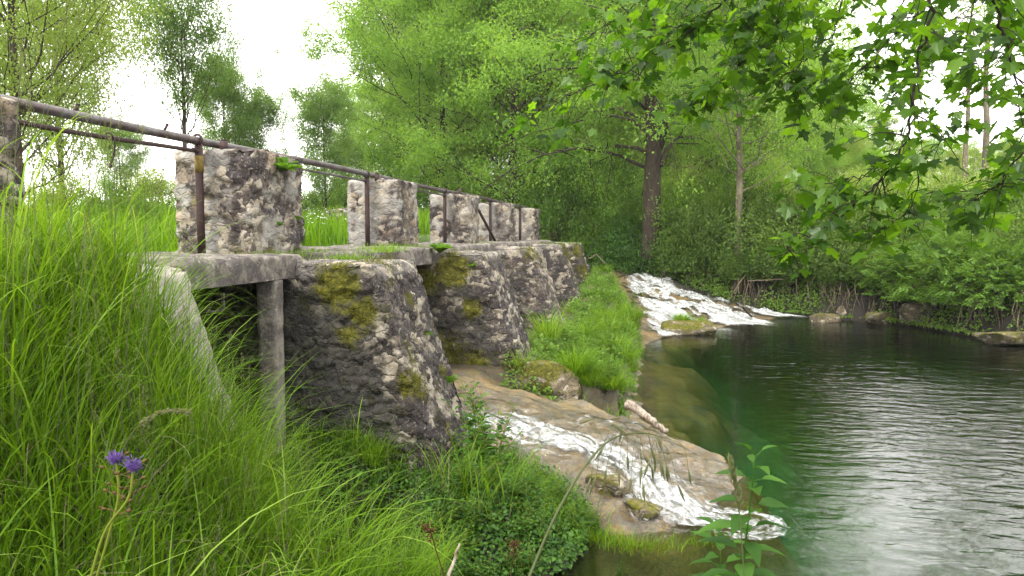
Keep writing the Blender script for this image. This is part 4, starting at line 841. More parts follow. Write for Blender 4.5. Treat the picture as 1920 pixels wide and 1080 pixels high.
for i, px in enumerate((1440, 1480, 1575, 1655, 1700, 1740, 1765, 1835, 1860, 1925)):
    roots(px, bank_d(px, .45), 9 + (i * 5) % 8, 20 + i, ['slim bare twigs beside the foam end', 'thin twigs drooping under the dark shrubs in the middle', 'twigs between the small pale boulder and the hanging maple branch', 'twigs drooping over the low mossy boulder', 'roots left of the slanted boulder',
        'roots over the slanted boulder', 'roots over the black hollow between the boulders', 'roots over the flat rock slab', 'roots right of the flat rock slab', 'roots cut off by the right edge of the view'][i], .35, .85, [.8, .95, .9, .75, 1.0, .9, 1.05, .95, .85, 1.0][i])
def limb(name, label, pts, r, mat, cat, subs=0, seed=0):
    g = np.random.default_rng(seed); mb = MB(); P = smooth_path(pts, 6); P += g.normal(0, min(.25 * r, .006), P.shape); V, F = tube(P, r * np.linspace(1.1, .55, len(P)) * (1 + g.normal(0, .04, len(P))), 10); mb.add(V, F)
    for k in range(subs):
        i = g.integers(1, len(P) - 1); q = P[i]; dd = norm(P[min(i + 2, len(P) - 1)] - P[i] + g.normal(0, .4, 3) * np.linalg.norm(P[-1] - P[0]) * .25 + A(0, 0, .1)); l = np.linalg.norm(P[-1] - P[0]) * g.uniform(.12, .3)
        V, F = tube(smooth_path([q, q + dd * l * .5 + g.normal(0, .03, 3), q + dd * l], 4), np.linspace(r * .4, r * .12, 9), 5); mb.add(V, F)
    return tag(mb.build(name, M[mat], None), label, cat)
limb('dead_branch', 'pale dead branch sloping up beside the head of the cascade', [Pd(1150, 512, 24.5), Pd(1185, 500, 24.8), Pd(1215, 480, 25), Pd(1235, 462, 25)], .035, 'bark_pale', 'branch', 5, 1)
limb('dead_branch', 'bleached forked dead twig in the grass beyond the farthest pier', [Pd(1105, 486, 22), Pd(1118, 478, 22), Pd(1128, 488, 21.8), Pd(1136, 496, 21.6)], .02, 'root', 'branch', 2, 2)
limb('dead_branch', 'thin bare branch poking over the water in the middle of the far bank', [Pd(1400, 527, 21.5), Pd(1440, 525, 21.3), Pd(1470, 524, 21.2)], .018, 'root', 'branch', 2, 3)
limb('dead_branch', 'mossy stick slanting into the water at the end of the foam', [Pz(1392, 575, .55), Pz(1405, 590, .2), Pz(1415, 598, -.02)], .03, 'bark', 'branch', 2, 4)

# boulders of the right bank
def boulder(px, py, z0, sx, sy, sz, label, seed, mat='rock', moss=.6, rz=0., tilt=0.):
    p = Pz(px, py, 0.0); g = np.random.default_rng(seed); a = np.linspace(0, 2 * math.pi, 40, endpoint=False); b = np.linspace(-math.pi / 2, math.pi / 2, 22)
    aa, bb = np.meshgrid(a, b); U = np.stack([np.cos(aa) * np.cos(bb), np.sin(aa) * np.cos(bb), np.sin(bb)], -1).reshape(-1, 3)
    q = np.sign(U) * np.abs(U) ** .62; pl = norm(rdir(9, g)); cut = g.uniform(.62, .85, 9)
    for k in range(9): dd = q @ pl[k]; q = q - np.maximum(dd - cut[k], 0)[:, None] * pl[k]
    q = q * (1 + .12 * fbm(q * 2 + seed, 4, seed))[:, None]; V = q * A(sx, sy, sz); ct, stl = math.cos(tilt), math.sin(tilt)
    V = V @ np.array([[ct, 0, -stl], [0, 1, 0], [stl, 0, ct]]); cz, sz_ = math.cos(rz), math.sin(rz); V = V @ np.array([[cz, sz_, 0], [-sz_, cz, 0], [0, 0, 1]])
    F = np.array([[j * 40 + i, j * 40 + (i + 1) % 40, (j + 1) * 40 + (i + 1) % 40, (j + 1) * 40 + i] for j in range(21) for i in range(40)])
    n = fbm(q * 3, 3, seed + 5); o = mk('boulder', V, F, M[mat], None, True, {'cell': np.clip(.5 + n, 0, .99), 'edge': np.ones(len(V)), 'moss': moss * np.clip(q[:, 2] * .6 + .35 + n, 0, 1), 'plaster': np.zeros(len(V))})
    p = p * (.975 if px > 1400 and py < 660 else 1.0); o.location = (float(p[0]), float(p[1]), z0); tag(o, label, 'boulder', 'boulders along the far bank'); return o
RB = TH
boulder(1722, 607, .28, .62, .4, .42, 'large pale slanted boulder at the waterline under the elder bushes', 1, moss=.35, rz=RB, tilt=-.45)
boulder(1822, 612, .30, .75, .5, .30, 'flat overhanging rock slab right of the slanted boulder', 2, moss=.5, rz=RB, tilt=.1)
boulder(1885, 640, .10, .62, .4, .20, 'low mossy flat boulder at the right edge of the water', 3, moss=.8, rz=RB)
boulder(1650, 602, .12, .45, .3, .22, 'low mossy boulder left of the slanted boulder', 4, moss=.8, rz=RB)
boulder(1585, 594, .16, .26, .2, .2, 'small pale boulder behind the hanging twigs', 5, moss=.3, rz=RB)
boulder(1545, 598, .06, .42, .25, .16, 'small dark mossy boulder at the waterline in the middle', 6, moss=.7, rz=RB)
boulder(1905, 596, .5, .6, .4, .3, 'brown rock under the roots near the right edge', 7, moss=.4, rz=RB, tilt=.3)
boulder(1780, 590, .75, .8, .4, .2, 'rock ledge hidden under the elder roots', 8, moss=.4, rz=RB)
o = boulder(1025, 700, .0, .30, .26, .16, 'rounded pale stone sitting on the grass strip by the second pier', 9, 'concrete', moss=.2); q = Pz(1018, 690, .52); o.location = (q[0], q[1], .50)
o = boulder(1000, 700, .0, .5, .22, .30, 'mossy block of stone at the edge of the shelf below the second pier', 10, moss=.95); q = Pz(1015, 725, .4); o.location = (q[0], q[1], H(q[0], q[1]) + .0)
o = boulder(1205, 1000, .0, .17, .12, .09, 'small mossy rock where the stream spills over', 11, moss=.9); q = Pz(1205, 955, .1); o.location = (q[0], q[1], H(q[0], q[1]) + .02)
o = boulder(1140, 950, .0, .20, .14, .11, 'wet mossy rock left of the spilling stream', 12, moss=.75); q = Pz(1140, 925, .15); o.location = (q[0], q[1], H(q[0], q[1]) + .02)

# driftwood on the shelf edge
limb('driftwood', 'bleached driftwood log lying at the edge of the shelf and the pool', [Pz(1178, 757, .30), Pz(1200, 772, .24), Pz(1228, 793, .15), Pz(1250, 809, .06)], .052, 'driftwood', 'driftwood', 1, 8)

# ------------------------------------------------------------------ grass
def scatter_grass(name, label, n, box, mask, L, Wd, bend, tilt, mat, seed, seg=5, rb=(0, 1), clump=1.6, azb=None):
    g = np.random.default_rng(seed); x = g.uniform(box[0], box[1], n); y = g.uniform(box[2], box[3], n); k = mask(x, y, g); x = x[k]; y = y[k]; m = len(x)
    z = height(x, y) - .015; cn = fbm(np.c_[x * clump * 2, y * clump * 2, 0 * x], 3, seed)
    Ls = g.uniform(*L, m) * (1 + .9 * cn); az_ = g.uniform(0, 2 * math.pi, m)
    if azb is not None: az_ = np.where(g.uniform(0, 1, m) < azb[1], azb[0] + g.normal(0, .6, m), az_)
    V, F, r = blades(np.c_[x, y, z], az_, Ls, g.uniform(*Wd, m), g.uniform(*bend, m), g.uniform(*tilt, m), np.clip(g.uniform(*rb, m) + .4 * cn, 0, 1), seg, g=g)
    return tag(mk(name, V, F, M[mat], None, True, {'rnd': r}), label, 'grass', kind='stuff')
def near_ok(x, y, h=1.0):
    return (np.hypot(x, y) > .95) & (y > .15)
scatter_grass('bank_grass', 'tall lush arching grass filling the bank at the lower left', 66000, (-5.2, -.55, .3, 5.5),
    lambda x, y, g: near_ok(x, y) & (height(x, y) > .28) & (x < -1.0) & ~((x < -2.75) & (x > -4.6) & (y > 1.4) & (y < 4.0) & (g.uniform(0, 1, len(x)) < .6)) & ((y < 4.0) | (x > -2.7) | (x < -4.6)) & (g.uniform(0, 1, len(x)) < np.clip(1.25 - .55 * np.maximum(y - 3.3, 0), .12, 1)),
    (.30, .70), (.0035, .0085), (.5, 2.3), (.05, .5), 'grass', 61, 6, (0, .85), azb=(-.3, .35))
scatter_grass('lower_bank_grass', 'shorter curling grass low on the bank in front of the first pier', 30000, (-3.6, -.9, 1.2, 5.6),
    lambda x, y, g: (np.hypot(x, y) > 1.5) & (height(x, y) > .2) & (height(x, y, True)[7] < .25) & (g.uniform(0, 1, len(x)) < .6 + .4 * (fbm(np.c_[x * 2.2, y * 2.2, 0 * x], 2, 19) > -.12)), (.14, .36), (.003, .007), (.8, 2.6), (.1, .6), 'grass_lime', 62, 5, (0, .8))
scatter_grass('long_arching_grass', 'long broad arching grass blades at the lower left', 2600, (-4.4, -1.1, .6, 4.4),
    lambda x, y, g: near_ok(x, y) & (height(x, y) > .5) & (np.hypot(x, y) > 1.2) & ((x > -2.8) | (y < 1.4)), (.55, .95), (.006, .011), (1.3, 2.8), (.05, .4), 'grass', 67, 8, (.3, 1), azb=(-.5, .4))
scatter_grass('dead_grass', 'dry straw-coloured blades mixed into the bank grass', 4600, (-4.6, -.9, .6, 5.2), lambda x, y, g: near_ok(x, y) & (height(x, y) > .3) & (np.hypot(x, y) > 1.3), (.25, .6), (.002, .005), (.8, 2.8), (.2, .9), 'straw', 68, 6)
scatter_grass('strip_grass', 'bright grass growing along the foot of the piers beside the pool', 9500, (-2.2, -.2, 8.8, 26),
    lambda x, y, g: (height(x, y, True)[2] > .12) & (g.uniform(0, 1, len(x)) < .12 + .88 * (fbm(np.c_[x * 2, y * 2, 0 * x], 2, 9) > -.1)), (.10, .28), (.005, .010), (.8, 2.4), (.1, .9), 'grass_lime', 63, 4, (0, .8))
scatter_grass('meadow_grass', 'tall meadow grass behind the weir', 52000, (-16, -4.8, 2.5, 36), lambda x, y, g: g.uniform(0, 1, len(x)) < np.clip(1.3 - y / 40 + 0 * x, .1, 1), (.3, .6), (.012, .028), (.2, 1.5), (.02, .35), 'grass_lime', 64, 3, (0, .8))
scatter_grass('shelf_edge_grass', 'fringe of drooping grass at the near edge of the shelf', 5200, (-1.7, .15, 4.9, 6.0),
    lambda x, y, g: (height(x, y) > .05) & (np.abs(y + .28 * x - 5.32) < .28), (.10, .24), (.003, .006), (1.2, 2.8), (.3, .9), 'grass_lime', 65, 5, (0, 1), azb=(-1.2, .7))
SP = [(-.6, 9.6), (-.55, 10.3), (-.5, 11.2), (-.55, 12.2), (-.5, 13.1), (-.6, 14.0), (-.5, 14.9), (-.6, 15.8), (-.8, 16.8), (-1.0, 18.0), (-1.1, 19.2), (-1.0, 10.2), (-1.1, 11.4), (-1.0, 12.6), (-1.2, 13.9), (-1.1, 15.1), (-1.3, 16.3), (-1.3, 17.6), (-1.45, 12.0), (-1.4, 14.6), (-1.2, 20.6), (-1.5, 21.8), (-.85, 9.35), (-1.3, 9.3)]
g = np.random.default_rng(66) # grass and herbs on deck and pier tops
def top_tufts(name, label, spots, seed, L=(.05, .12), mat='grass_lime'):
    g = np.random.default_rng(seed); B = []
    for (x, y, z, sx, sy, n) in spots: B.append(np.c_[x + g.normal(0, sx, n), y + g.normal(0, sy, n), np.full(n, z)])
    B = np.concatenate(B); m = len(B); V, F, r = blades(B, g.uniform(0, 6.28, m), g.uniform(*L, m), g.uniform(.002, .005, m), g.uniform(.3, 1.8, m), g.uniform(.1, .9, m), g.uniform(0, 1, m), 4, g=g)
    tag(mk(name, V, F, M[mat], None, True, {'rnd': r}), label, 'grass', kind='stuff')
top_tufts('deck_grass', 'short dry grass growing on the deck and pier tops', [(-3.35, 5.95, 2.08, .12, .2, 500), (-3.3, 6.7, 2.1, .1, .2, 400), (-2.75, 6.3, 2.07, .12, .1, 300), (-2.6, 6.9, 2.13, .06, .3, 200), (-3.4, 10.3, 2.08, .1, .3, 300), (-2.9, 7.6, 2.14, .06, .4, 250), (-3.3, 9.8, 2.1, .1, .2, 200), (-3.3, 14, 2.1, .1, .4, 200), (-2.3, 17.5, 2.08, .3, .4, 200)], 3)
eg = []
for q in np.linspace(0, 1, 60):
    px = np.interp(q, [0, .3, .6, .8, 1], [990, 1080, 1190, 1290, 1370]); py = np.interp(q, [0, .3, .6, .8, 1], [930, 985, 1015, 1008, 990]); p = Pz(px, py, .06); eg.append((p[0], p[1], max(H(p[0], p[1]), .0) - .01, .09, .06, int(g.uniform(5, 75) * (1.1 - q))))
top_tufts('shelf_rim_grass', 'low mossy grass fringe along the near rim of the travertine shelf', eg, 71, (.06, .17), 'grass_lime')
eg = [(p_[0], p_[1], max(H(p_[0], p_[1]), 0) + .0, .07, .05, 260) for p_ in [Pz(a_, b_, .06) for a_, b_ in ((1060, 975), (1110, 990), (1150, 1000), (1185, 1012), (1130, 950), (1175, 950), (1230, 1012))]]
top_tufts('rim_moss', 'yellowish moss cushions along the near rim of the shelf', eg, 72, (.02, .05), 'moss')
# seeding stalks
g = np.random.default_rng(70); mb = MB(); n = 210
for k in range(n):
    px = g.uniform(-20, 560) if k < 165 else g.uniform(430, 800); d = g.uniform(2.3, 4.4) if k < 165 else g.uniform(3.4, 5.0); p = Pd(px, 440, d); h0_ = H(p[0], p[1]); 
    if -4.5 < p[0] < -2.8 and p[1] > 2.2: p[1] -= 1.2; h0_ = H(p[0], p[1])
    Lh = g.uniform(.75, 1.35) if px < 330 else g.uniform(.5, .85); Lh = min(Lh, 3.35 - h0_)
    la = g.uniform(0, 6.28); le = g.uniform(.02, .22) * Lh; P = smooth_path([A(p[0], p[1], h0_), A(p[0] + .3 * le * math.cos(la), p[1] + .3 * le * math.sin(la), h0_ + Lh * .5), A(p[0] + le * math.cos(la), p[1] + le * math.sin(la), h0_ + Lh)], 6)
    V, F = tube(P, np.linspace(.0016, .0007, len(P)), 5, False); mb.add(V, F, g.uniform(0, .7))
    m = 46; u = g.uniform(.0, 1, m); hl = g.uniform(.09, .2); B = P[-1] - norm(P[-1] - P[-3]) * (u * hl)[:, None] + g.normal(0, .006, (m, 3)) * (0.4 + u[:, None] * 1.2)
    V, F, r = leaf_quads(B, norm(rdir(m, g) * .5 + A(0, 0, 1)), rdir(m, g), .009, .003, g.uniform(.3, 1, m)); mb.add(V, F, r)
tag(mb.build('seeding_grass', M['seed'], None), 'thin seeding grass stalks standing above the bank grass', 'grass', kind='stuff')

def tuft(loc, s, seed, label, n=260, mat='grass_lime', L=(.2, .42), key='tuft', group='grass tufts by the pool'):
    k = key + str(seed)
    g = np.random.default_rng(seed); B = np.c_[g.normal(0, .05, n), g.normal(0, .05, n), np.zeros(n)]; az_ = np.arctan2(B[:, 1], B[:, 0]) + g.normal(0, .5, n)
    V, F, r = blades(B, az_, g.uniform(*L, n), g.uniform(.004, .009, n), g.uniform(.7, 2.4, n), g.uniform(.05, .75, n), g.uniform(0, 1, n), 6, g=g)
    o = mk('grass_tuft', V, F, M[mat], None, True, {'rnd': r}); o.location = Vector([float(v) for v in loc]); o.scale = (s, s, s); return tag(o, label, 'grass tuft', group)
for i, (x_, y_) in enumerate(SP):
    if i < 4: SPT = globals().setdefault('SPT', []); SPT.append(tuft((x_, y_, H(x_, y_) - .02), 1.1, 300 + i, 'bright grass tuft among others lining the strip between piers and pool', 260, ['grass_lime', 'grass'][i % 2], (.18, .42), 'strip', 'grass tufts lining the strip'))
    else: o = SPT[i % 4].copy(); COL.objects.link(o); o.location = (x_, y_, H(x_, y_) - .02); o.rotation_euler = (0, 0, i * 1.1); q = .65 + .6 * ((i * 37) % 10) / 10; o.scale = (q, q, q)
def at(px, py, z): p = Pz(px, py, z); return (p[0], p[1], H(p[0], p[1]) - .02)
tuft(at(1075, 725, .35), 1.35, 1, 'largest bright arching grass tuft on the strip below the second pier', 620)
tuft(at(1150, 765, .15), .85, 2, 'low grass tuft against the driftwood log', 420)
tuft(at(1120, 745, .2), .8, 3, 'grass tuft between the largest tuft and the driftwood', 360)
tuft(at(1150, 695, .2), 1.25, 4, 'dark green tuft hanging over the pool edge', 460, 'grass')
tuft(at(1180, 690, .1), .9, 5, 'tuft drooping into the shallows at the pool edge', 300, 'grass')
tuft(at(1100, 650, .4), 1.2, 6, 'tuft at the foot of the third pier', 320)
tuft((-1.72, 9.3, .52), 1.3, 7, 'straggly yellowing tuft at the foot of the second pier', 150, 'straw', (.15, .36))
tuft((-1.65, 9.25, .55), 1.2, 8, 'green straggly tuft at the foot of the second pier', 130, 'grass', (.15, .4))
tuft((-1.62, 11.0, .75), 1.3, 9, 'upright tuft between the second and third piers', 160, 'grass_lime', (.3, .6))
for i, (px, py, z) in enumerate([(1140, 605, .7), (1165, 640, .2), (1130, 560, 1.0), (1150, 570, .9), (1185, 600, .5)]):
    tuft(at(px, py, z), 1.3, 20 + i, ['tuft halfway up the bank left of the cascade', 'tuft at the near foot of the cascade', 'tall tuft beside the farthest pier', 'tuft at the upper left edge of the cascade', 'mossy tuft growing out of the left side of the cascade'][i], 300)
tuft((.55, 18.1, .18), 1.35, 31, 'yellow-green mossy tuft island in front of the cascade', 700, 'grass_lime', (.10, .30))
tuft((.95, 18.3, .12), 1.3, 32, 'smaller mossy tuft at the right end of the cascade island', 500, 'grass_lime', (.08, .25))
o = boulder(1290, 625, .08, .62, .42, .26, 'mossy rock carrying the grass island in front of the cascade', 33, moss=1.0)
for i, (px, py) in enumerate([(700, 870), (745, 905), (660, 850), (720, 960), (640, 930)]):
    tuft(at(px, py, .5), .85, 40 + i, ['tuft', 'second tuft', 'third tuft', 'fourth tuft', 'fifth tuft'][i] and ['bright arching tuft against the foot of the first pier', 'fine arching tuft right of it, lowest by the pier foot', 'arching tuft among the weeds left of the first pier foot', 'drooping tuft at the dark edge of the hollow', 'drooping tuft in the lower bank grass'][i], 260, 'grass_lime', (.2, .42))

# ------------------------------------------------------------------ leafy plants
def plant_mesh(seed, h, nn, LL, mat, spread=.25, stems=1, Wr=.5, name='plant', droop=.3, rbase=(0, 1), stem_r=.003, u0=0.0):
    g = np.random.default_rng(seed); st = MB(); C = []; D = []; N = []; Ls = []
    for s in range(stems):
        a = g.uniform(0, 6.28); l = spread * g.uniform(.3, 1) * h; hh = h * g.uniform(.7, 1.05)
        P = smooth_path([A(0, 0, 0) + g.normal(0, .015, 3) * (stems > 1), A(.3 * l * math.cos(a), .3 * l * math.sin(a), hh * .5), A(l * math.cos(a), l * math.sin(a), hh)], 8)
        V, F = tube(P, np.linspace(stem_r, stem_r * .4, len(P)), 6, False); st.add(V, F)
        for k in range(nn):
            u = (k + 1) / nn; uu = u0 + (1 - u0) * u; i = uu * (len(P) - 1); i0 = min(int(i), len(P) - 2); q = P[i0] + (P[i0 + 1] - P[i0]) * (i - i0)
            for sg in (0, math.pi):
                az_ = k * math.pi / 2 + sg + g.normal(0, .25); e = g.uniform(.1, .5) + .5 * u ** 3
                dd = A(math.cos(az_) * math.cos(e), math.sin(az_) * math.cos(e), math.sin(e)); pet = dd * LL * .18
                C.append(q + pet); D.append(dd); N.append(A(0, 0, 1) - dd * .2 + g.normal(0, .15, 3)); Ls.append(LL * (1.15 - .75 * u ** 1.5) * g.uniform(.75, 1.15))
                V, F = tube([q, q + pet], stem_r * .35, 4, False); st.add(V, F)
    Ls = np.array(Ls); V, F, r = leaf_oval(np.array(C), np.array(D), np.array(N), Ls, Ls * Wr, g.uniform(*rbase, len(C)), .14, droop)
    return st, (V, F, r)
def plant(key, loc, label, s=1, rz=0, group=None, name='leafy_plant', cat='plant', stem='stalk', mat='weed', tiltxy=(0, 0), **kw):
    loc = tuple(float(v) for v in loc)
    if key in PROTO: o = copy_tree(PROTO[key], loc=loc, rz=rz, s=s, label=label, group=group)
    else:
        st, (V, F, r) = plant_mesh(mat=mat, **kw); o = thing(name, label, cat, loc, rz, group, s)
        st.build('stem', M[stem], o); mk('leaves', V, F, M[mat], o, True, {'rnd': r}); PROTO[key] = o
    o.rotation_euler = (tiltxy[0], tiltxy[1], rz); o.name = name; return o
g = np.random.default_rng(81); WG = 'weeds on the mound below the first pier'
kw = [dict(seed=1, h=.42, nn=9, LL=.075, stems=5, spread=.45), dict(seed=2, h=.30, nn=7, LL=.06, stems=6, spread=.6, Wr=.6), dict(seed=3, h=.24, nn=5, LL=.06, stems=7, spread=.8, Wr=.75), dict(seed=4, h=.34, nn=10, LL=.05, stems=5, spread=.5, Wr=.36)]
k = 0
for i in range(2500):
    x_ = g.uniform(-1.95, -.35); y_ = 4.55 + 1.6 * g.uniform() ** 1.25
    if ((x_ + 1.2) / .85) ** 2 + ((y_ - 5.35) / .85) ** 2 > 1 or (x_ > -.8 and y_ > 5.8): continue
    hz = H(x_, y_)
    if hz < .02: continue
    v = g.integers(0, 4); plant('weed%d' % v, (x_, y_, hz - .03), 'small leafy weed in the dense mound of weeds below the first pier', g.uniform(.4, .85) * (.7 if x_ > -.7 else 1), g.uniform(0, 6), WG, 'weed', 'weed', **kw[v]); k += 1
    if k > 165: break
# tall shoots at the pier foot
for i, (px, py, s) in enumerate([(912, 850, 1.8), (895, 840, 1.5), (930, 870, 1.4), (880, 870, 1.3), (1085, 950, .75), (1120, 930, .6), (1060, 920, .7), (1160, 950, .5)]):
    p = Pz(px, py, .5 if i < 4 else .3); plant('weed0', (p[0], p[1], H(p[0], p[1]) - .02), ['tallest leafy shoot at the foot of the first pier', 'leafy shoot behind the tallest one at the first pier foot', 'leafy shoot right of the tallest one, against the stream', 'short leafy shoot touching the first pier face',
        'leafy shoot on the near side of the stream', 'small shoot closest to the foam streak', 'low shoot between the weeds and the stream', 'tiny shoot on the wet rock edge'][i], s, i * 1.3, 'leafy shoots at the foot of the first pier', 'leafy_shoot', **kw[0])
# plants among the grass strip and on the lower bank
for i, (px, py, z, s) in enumerate([(1140, 660, .4, 1.3), (1120, 640, .5, 1.2), (1165, 680, .2, 1.1), (1105, 620, .6, 1.2), (1150, 630, .4, 1.2), (1130, 690, .4, 1.2), (1120, 600, .7, 1.2)]):
    p = Pz(px, py, z); plant('weed1', (p[0], p[1], H(p[0], p[1])), 'green herb growing in the grass strip between piers and pool', s, i * 1.1, 'herbs in the grass strip', 'herb', **kw[1])
for i in range(110):
    x_ = g.uniform(-1.55, -.42); y_ = 9.2 + 12 * g.uniform() ** 1.5; plant('weed%d' % (i % 3), (x_, y_, H(x_, y_) - .02), 'leafy herb among the grass of the strip', g.uniform(.6, 1.1), i * 1.1, 'herbs in the grass strip', 'herb', **kw[i % 3])
for i in range(60):
    px = g.uniform(560, 800); py = g.uniform(700, 1060); p = Pz(px, py, np.interp(py, [700, 1060], [1.0, .35]))
    if p[0] > -.95 or p[1] > 5.35: continue
    v = [0, 3, 2][i % 3]; plant('weed%d' % v, (p[0], p[1], H(p[0], p[1]) - .02), 'leafy herb mixed into the short grass left of the first pier', g.uniform(.5, .85), i * 1.7, 'herbs in the lower bank grass', 'herb', **kw[v])
p = A(-2.25, 5.1, 0); plant('broad', (p[0], p[1], H(p[0], p[1])), 'broad-leaved plant against the dark side of the first pier', 1.0, .4, None, 'broad_leaved_plant', seed=9, h=.62, nn=4, LL=.20, stems=2, spread=.35, Wr=.42, droop=.5, mat='weed', stem_r=.005)
for i, (px, py, d) in enumerate([(560, 1075, 2.6), (620, 1070, 2.9), (500, 1075, 2.3), (690, 1085, 3.1)]):
    p = Pd(px, py, d); plant('broadlow', (p[0], p[1], H(p[0], p[1])), ['bright round-leaved seedling at the bottom edge, left of centre', 'round-leaved seedling right beside the brown reed stub', 'round-leaved seedling hidden low in the grass at the bottom edge', 'round-leaved seedling at the edge of the dark hollow'][i], 1.0, i * 2., 'round-leaved plants at the bottom edge', 'round_leaved_plant', seed=12, h=.22, nn=3, LL=.11, stems=4, spread=.8, Wr=.8, droop=.3, mat='weed')
# weed close to the lens at the lower right
def near_plant(label, px_tip, py_tip, d, h, nn, LL, seed, Wr=.5, spread=.2, stems=1, name='broad_leaved_weed'):
    p = Pd(px_tip, py_tip, d); st, (V, F, r) = plant_mesh(seed, h, nn, LL, 'weed', spread, stems, Wr, droop=.55, rbase=(0, .6), stem_r=.0032, u0=.68)
    tip = st.V[0][-3]; o = thing(name, label, 'plant', (p[0] - tip[0], p[1] - tip[1], p[2] - h), 0, 'broad-leaved weeds near the camera at the lower right')
    st.build('stem', M['weed'], o); mk('leaves', V, F, M['weed'], o, True, {'rnd': r}); return o
near_plant('broad-leaved weed with curled top leaves at the lower right, nearest the shelf tip', 1418, 800, 1.45, 1.15, 13, .092, 21, .5, .2, 2)
near_plant('broad-leaved weed with a yellow-green tip right of the curled one', 1495, 870, 1.45, 1.1, 13, .088, 22, .5, .14, 2)
near_plant('low broad-leaved weed poking up at the bottom edge right of centre', 1600, 1045, 1.35, .95, 12, .085, 23, .5, .1)
near_plant('round leaf tips at the bottom right corner', 1880, 1050, 1.3, .95, 9, .075, 24, .6, .1)
near_plant('single dark leaf shoot at the right edge above the corner', 1935, 960, 1.2, 1.0, 8, .07, 25, .6, .1)

# oat-like grass stalk in front
mb = MB(); P = smooth_path([Pd(930, 1240, 1.05), Pd(995, 1075, 1.1), Pd(1045, 960, 1.12), Pd(1100, 870, 1.15), Pd(1150, 822, 1.17), Pd(1205, 812, 1.19), Pd(1250, 822, 1.2)], 7)
V, F = tube(np.vstack([P[0] - A(0, 0, .7), P]), np.r_[.003, np.linspace(.0028, .0006, len(P))], 6); mb.add(V, F, .1); oat = thing('oat_grass', 'single drooping oat-like grass stalk arching over the stream in front', 'grass stalk'); mb.build('stem', M['seed'], oat)
g = np.random.default_rng(5); mb = MB(); nP = len(P)
for k in range(24):
    i = int(nP * (.60 + .39 * k / 24)); q = P[i]; sx_ = g.uniform(-45, 60); dr = g.uniform(30, 95) if k > 2 else -40
    e = q + _R * sx_ / FPX * 1.15 + g.normal(0, .012, 3) - A(0, 0, dr / FPX * 1.1); m = (q + e) / 2 + A(0, 0, .014) + _R * sx_ / FPX * .25
    V, F = tube(smooth_path([q, m, e], 4), .00035, 4, False); mb.add(V, F, .2)
    dd = norm(e - m + _R * g.normal(0, .006) - A(0, 0, .01)); Ls = g.uniform(.022, .034)
    V, F = tube(np.array([e, e + dd * Ls * .2, e + dd * Ls * .5, e + dd * Ls * .8, e + dd * Ls]), [.0008, .0019, .0024, .0014, .0002], 6); mb.add(V, F, g.uniform(0, .8))
    V, F = tube([e + dd * Ls, e + dd * Ls * 1.5], .0002, 3, False); mb.add(V, F, .9)
mb.build('seed_head', M['seed'], oat)
# arching ripe grass head over the violet flower
mb = MB(); P = smooth_path([Pd(205, 900, 1.5), Pd(240, 825, 1.45), Pd(270, 790, 1.42), Pd(310, 772, 1.4), Pd(350, 775, 1.4)], 8); V, F = tube(np.vstack([P[0] - A(0, 0, .5), P]), .0012, 5); mb.add(V, F, .5)
m = 260; i = g.integers(14, len(P), m); V, F, r = leaf_quads(P[i] + g.normal(0, .0018, (m, 3)), norm(norm(P[-1] - P[10]) + rdir(m, g) * .35), rdir(m, g), .011, .0025, g.uniform(.4, 1, m)); mb.add(V, F, r)
tag(mb.build('seeding_stalk', M['seed'], None), 'pale ripe grass head arching over the violet flower', 'grass stalk')
# slim green spike by the weed
mb = MB(); P = smooth_path([Pd(1400, 1200, 1.3), Pd(1395, 1080, 1.3), Pd(1385, 950, 1.3), Pd(1370, 870, 1.3)], 8); V, F = tube(np.vstack([P[0] - A(0, 0, .5), P]), .0011, 5); mb.add(V, F, .2)
m = 300; i = g.integers(len(P) - 9, len(P), m); V, F, r = leaf_quads(P[i] + g.normal(0, .0025, (m, 3)) + norm(P[-1] - P[-3]) * g.uniform(-.01, .01, m)[:, None], norm(A(0, 0, 1) + rdir(m, g) * .4), rdir(m, g), .010, .003, g.uniform(.1, .8, m)); mb.add(V, F, r)
tag(mb.build('seeding_stalk', M['seed'], None), 'slim green grass spike beside the curled weed at the lower right', 'grass stalk')

# violet tassel flower
fl = thing('tassel_flower', 'violet tufted flower with brown buds in the grass at the lower left', 'flower')
for k, (pts, tip) in enumerate([([(170, 1120), (205, 1000), (222, 930), (218, 865)], (216, 852)), ([(160, 1120), (195, 1000), (240, 935), (250, 880)], (245, 845))]):
    P = smooth_path([Pd(a, b, 1.35 - .02 * k) for a, b in pts], 7); mb = MB(); V, F = tube(np.vstack([P[0] - A(0, 0, .35), P]), .0024, 8); mb.add(V, F, .5); mb.build('stem', M['stalk'], fl)
    tp = P[-1]; m = 130; dd = norm(rdir(m, g) + A(0, 0, .9)); B = tp + g.normal(0, .003, (m, 3)); mb = MB()
    for q in range(m): e = B[q] + dd[q] * g.uniform(.007, .021); V, F = tube([B[q], (B[q] + e) / 2 + g.normal(0, .001, 3), e], [.0003, .0003, .0008], 4); mb.add(V, F, g.uniform(0, 1))
    mb.build('tassel', M['purple'], fl); mb = MB()
    for q in range(12):
        i = int(10 + q * 1.1) % len(P); a = q * 2.4; e = P[i] + _R * math.cos(a) * .021 + A(0, 0, .008) + np.cross(_R, A(0, 0, 1)) * math.sin(a) * .015
        V, F = tube([P[i], e], .0007, 4, False); mb.add(V, F, 1.0); V, F = tube([e, e + norm(e - P[i]) * .003, e + norm(e - P[i]) * .007, e + norm(e - P[i]) * .009], [.0008, .0026, .0026, .0012], 7); mb.add(V, F, g.uniform(0, .9))
    mb.build('flower_spike', M['bud'], fl)
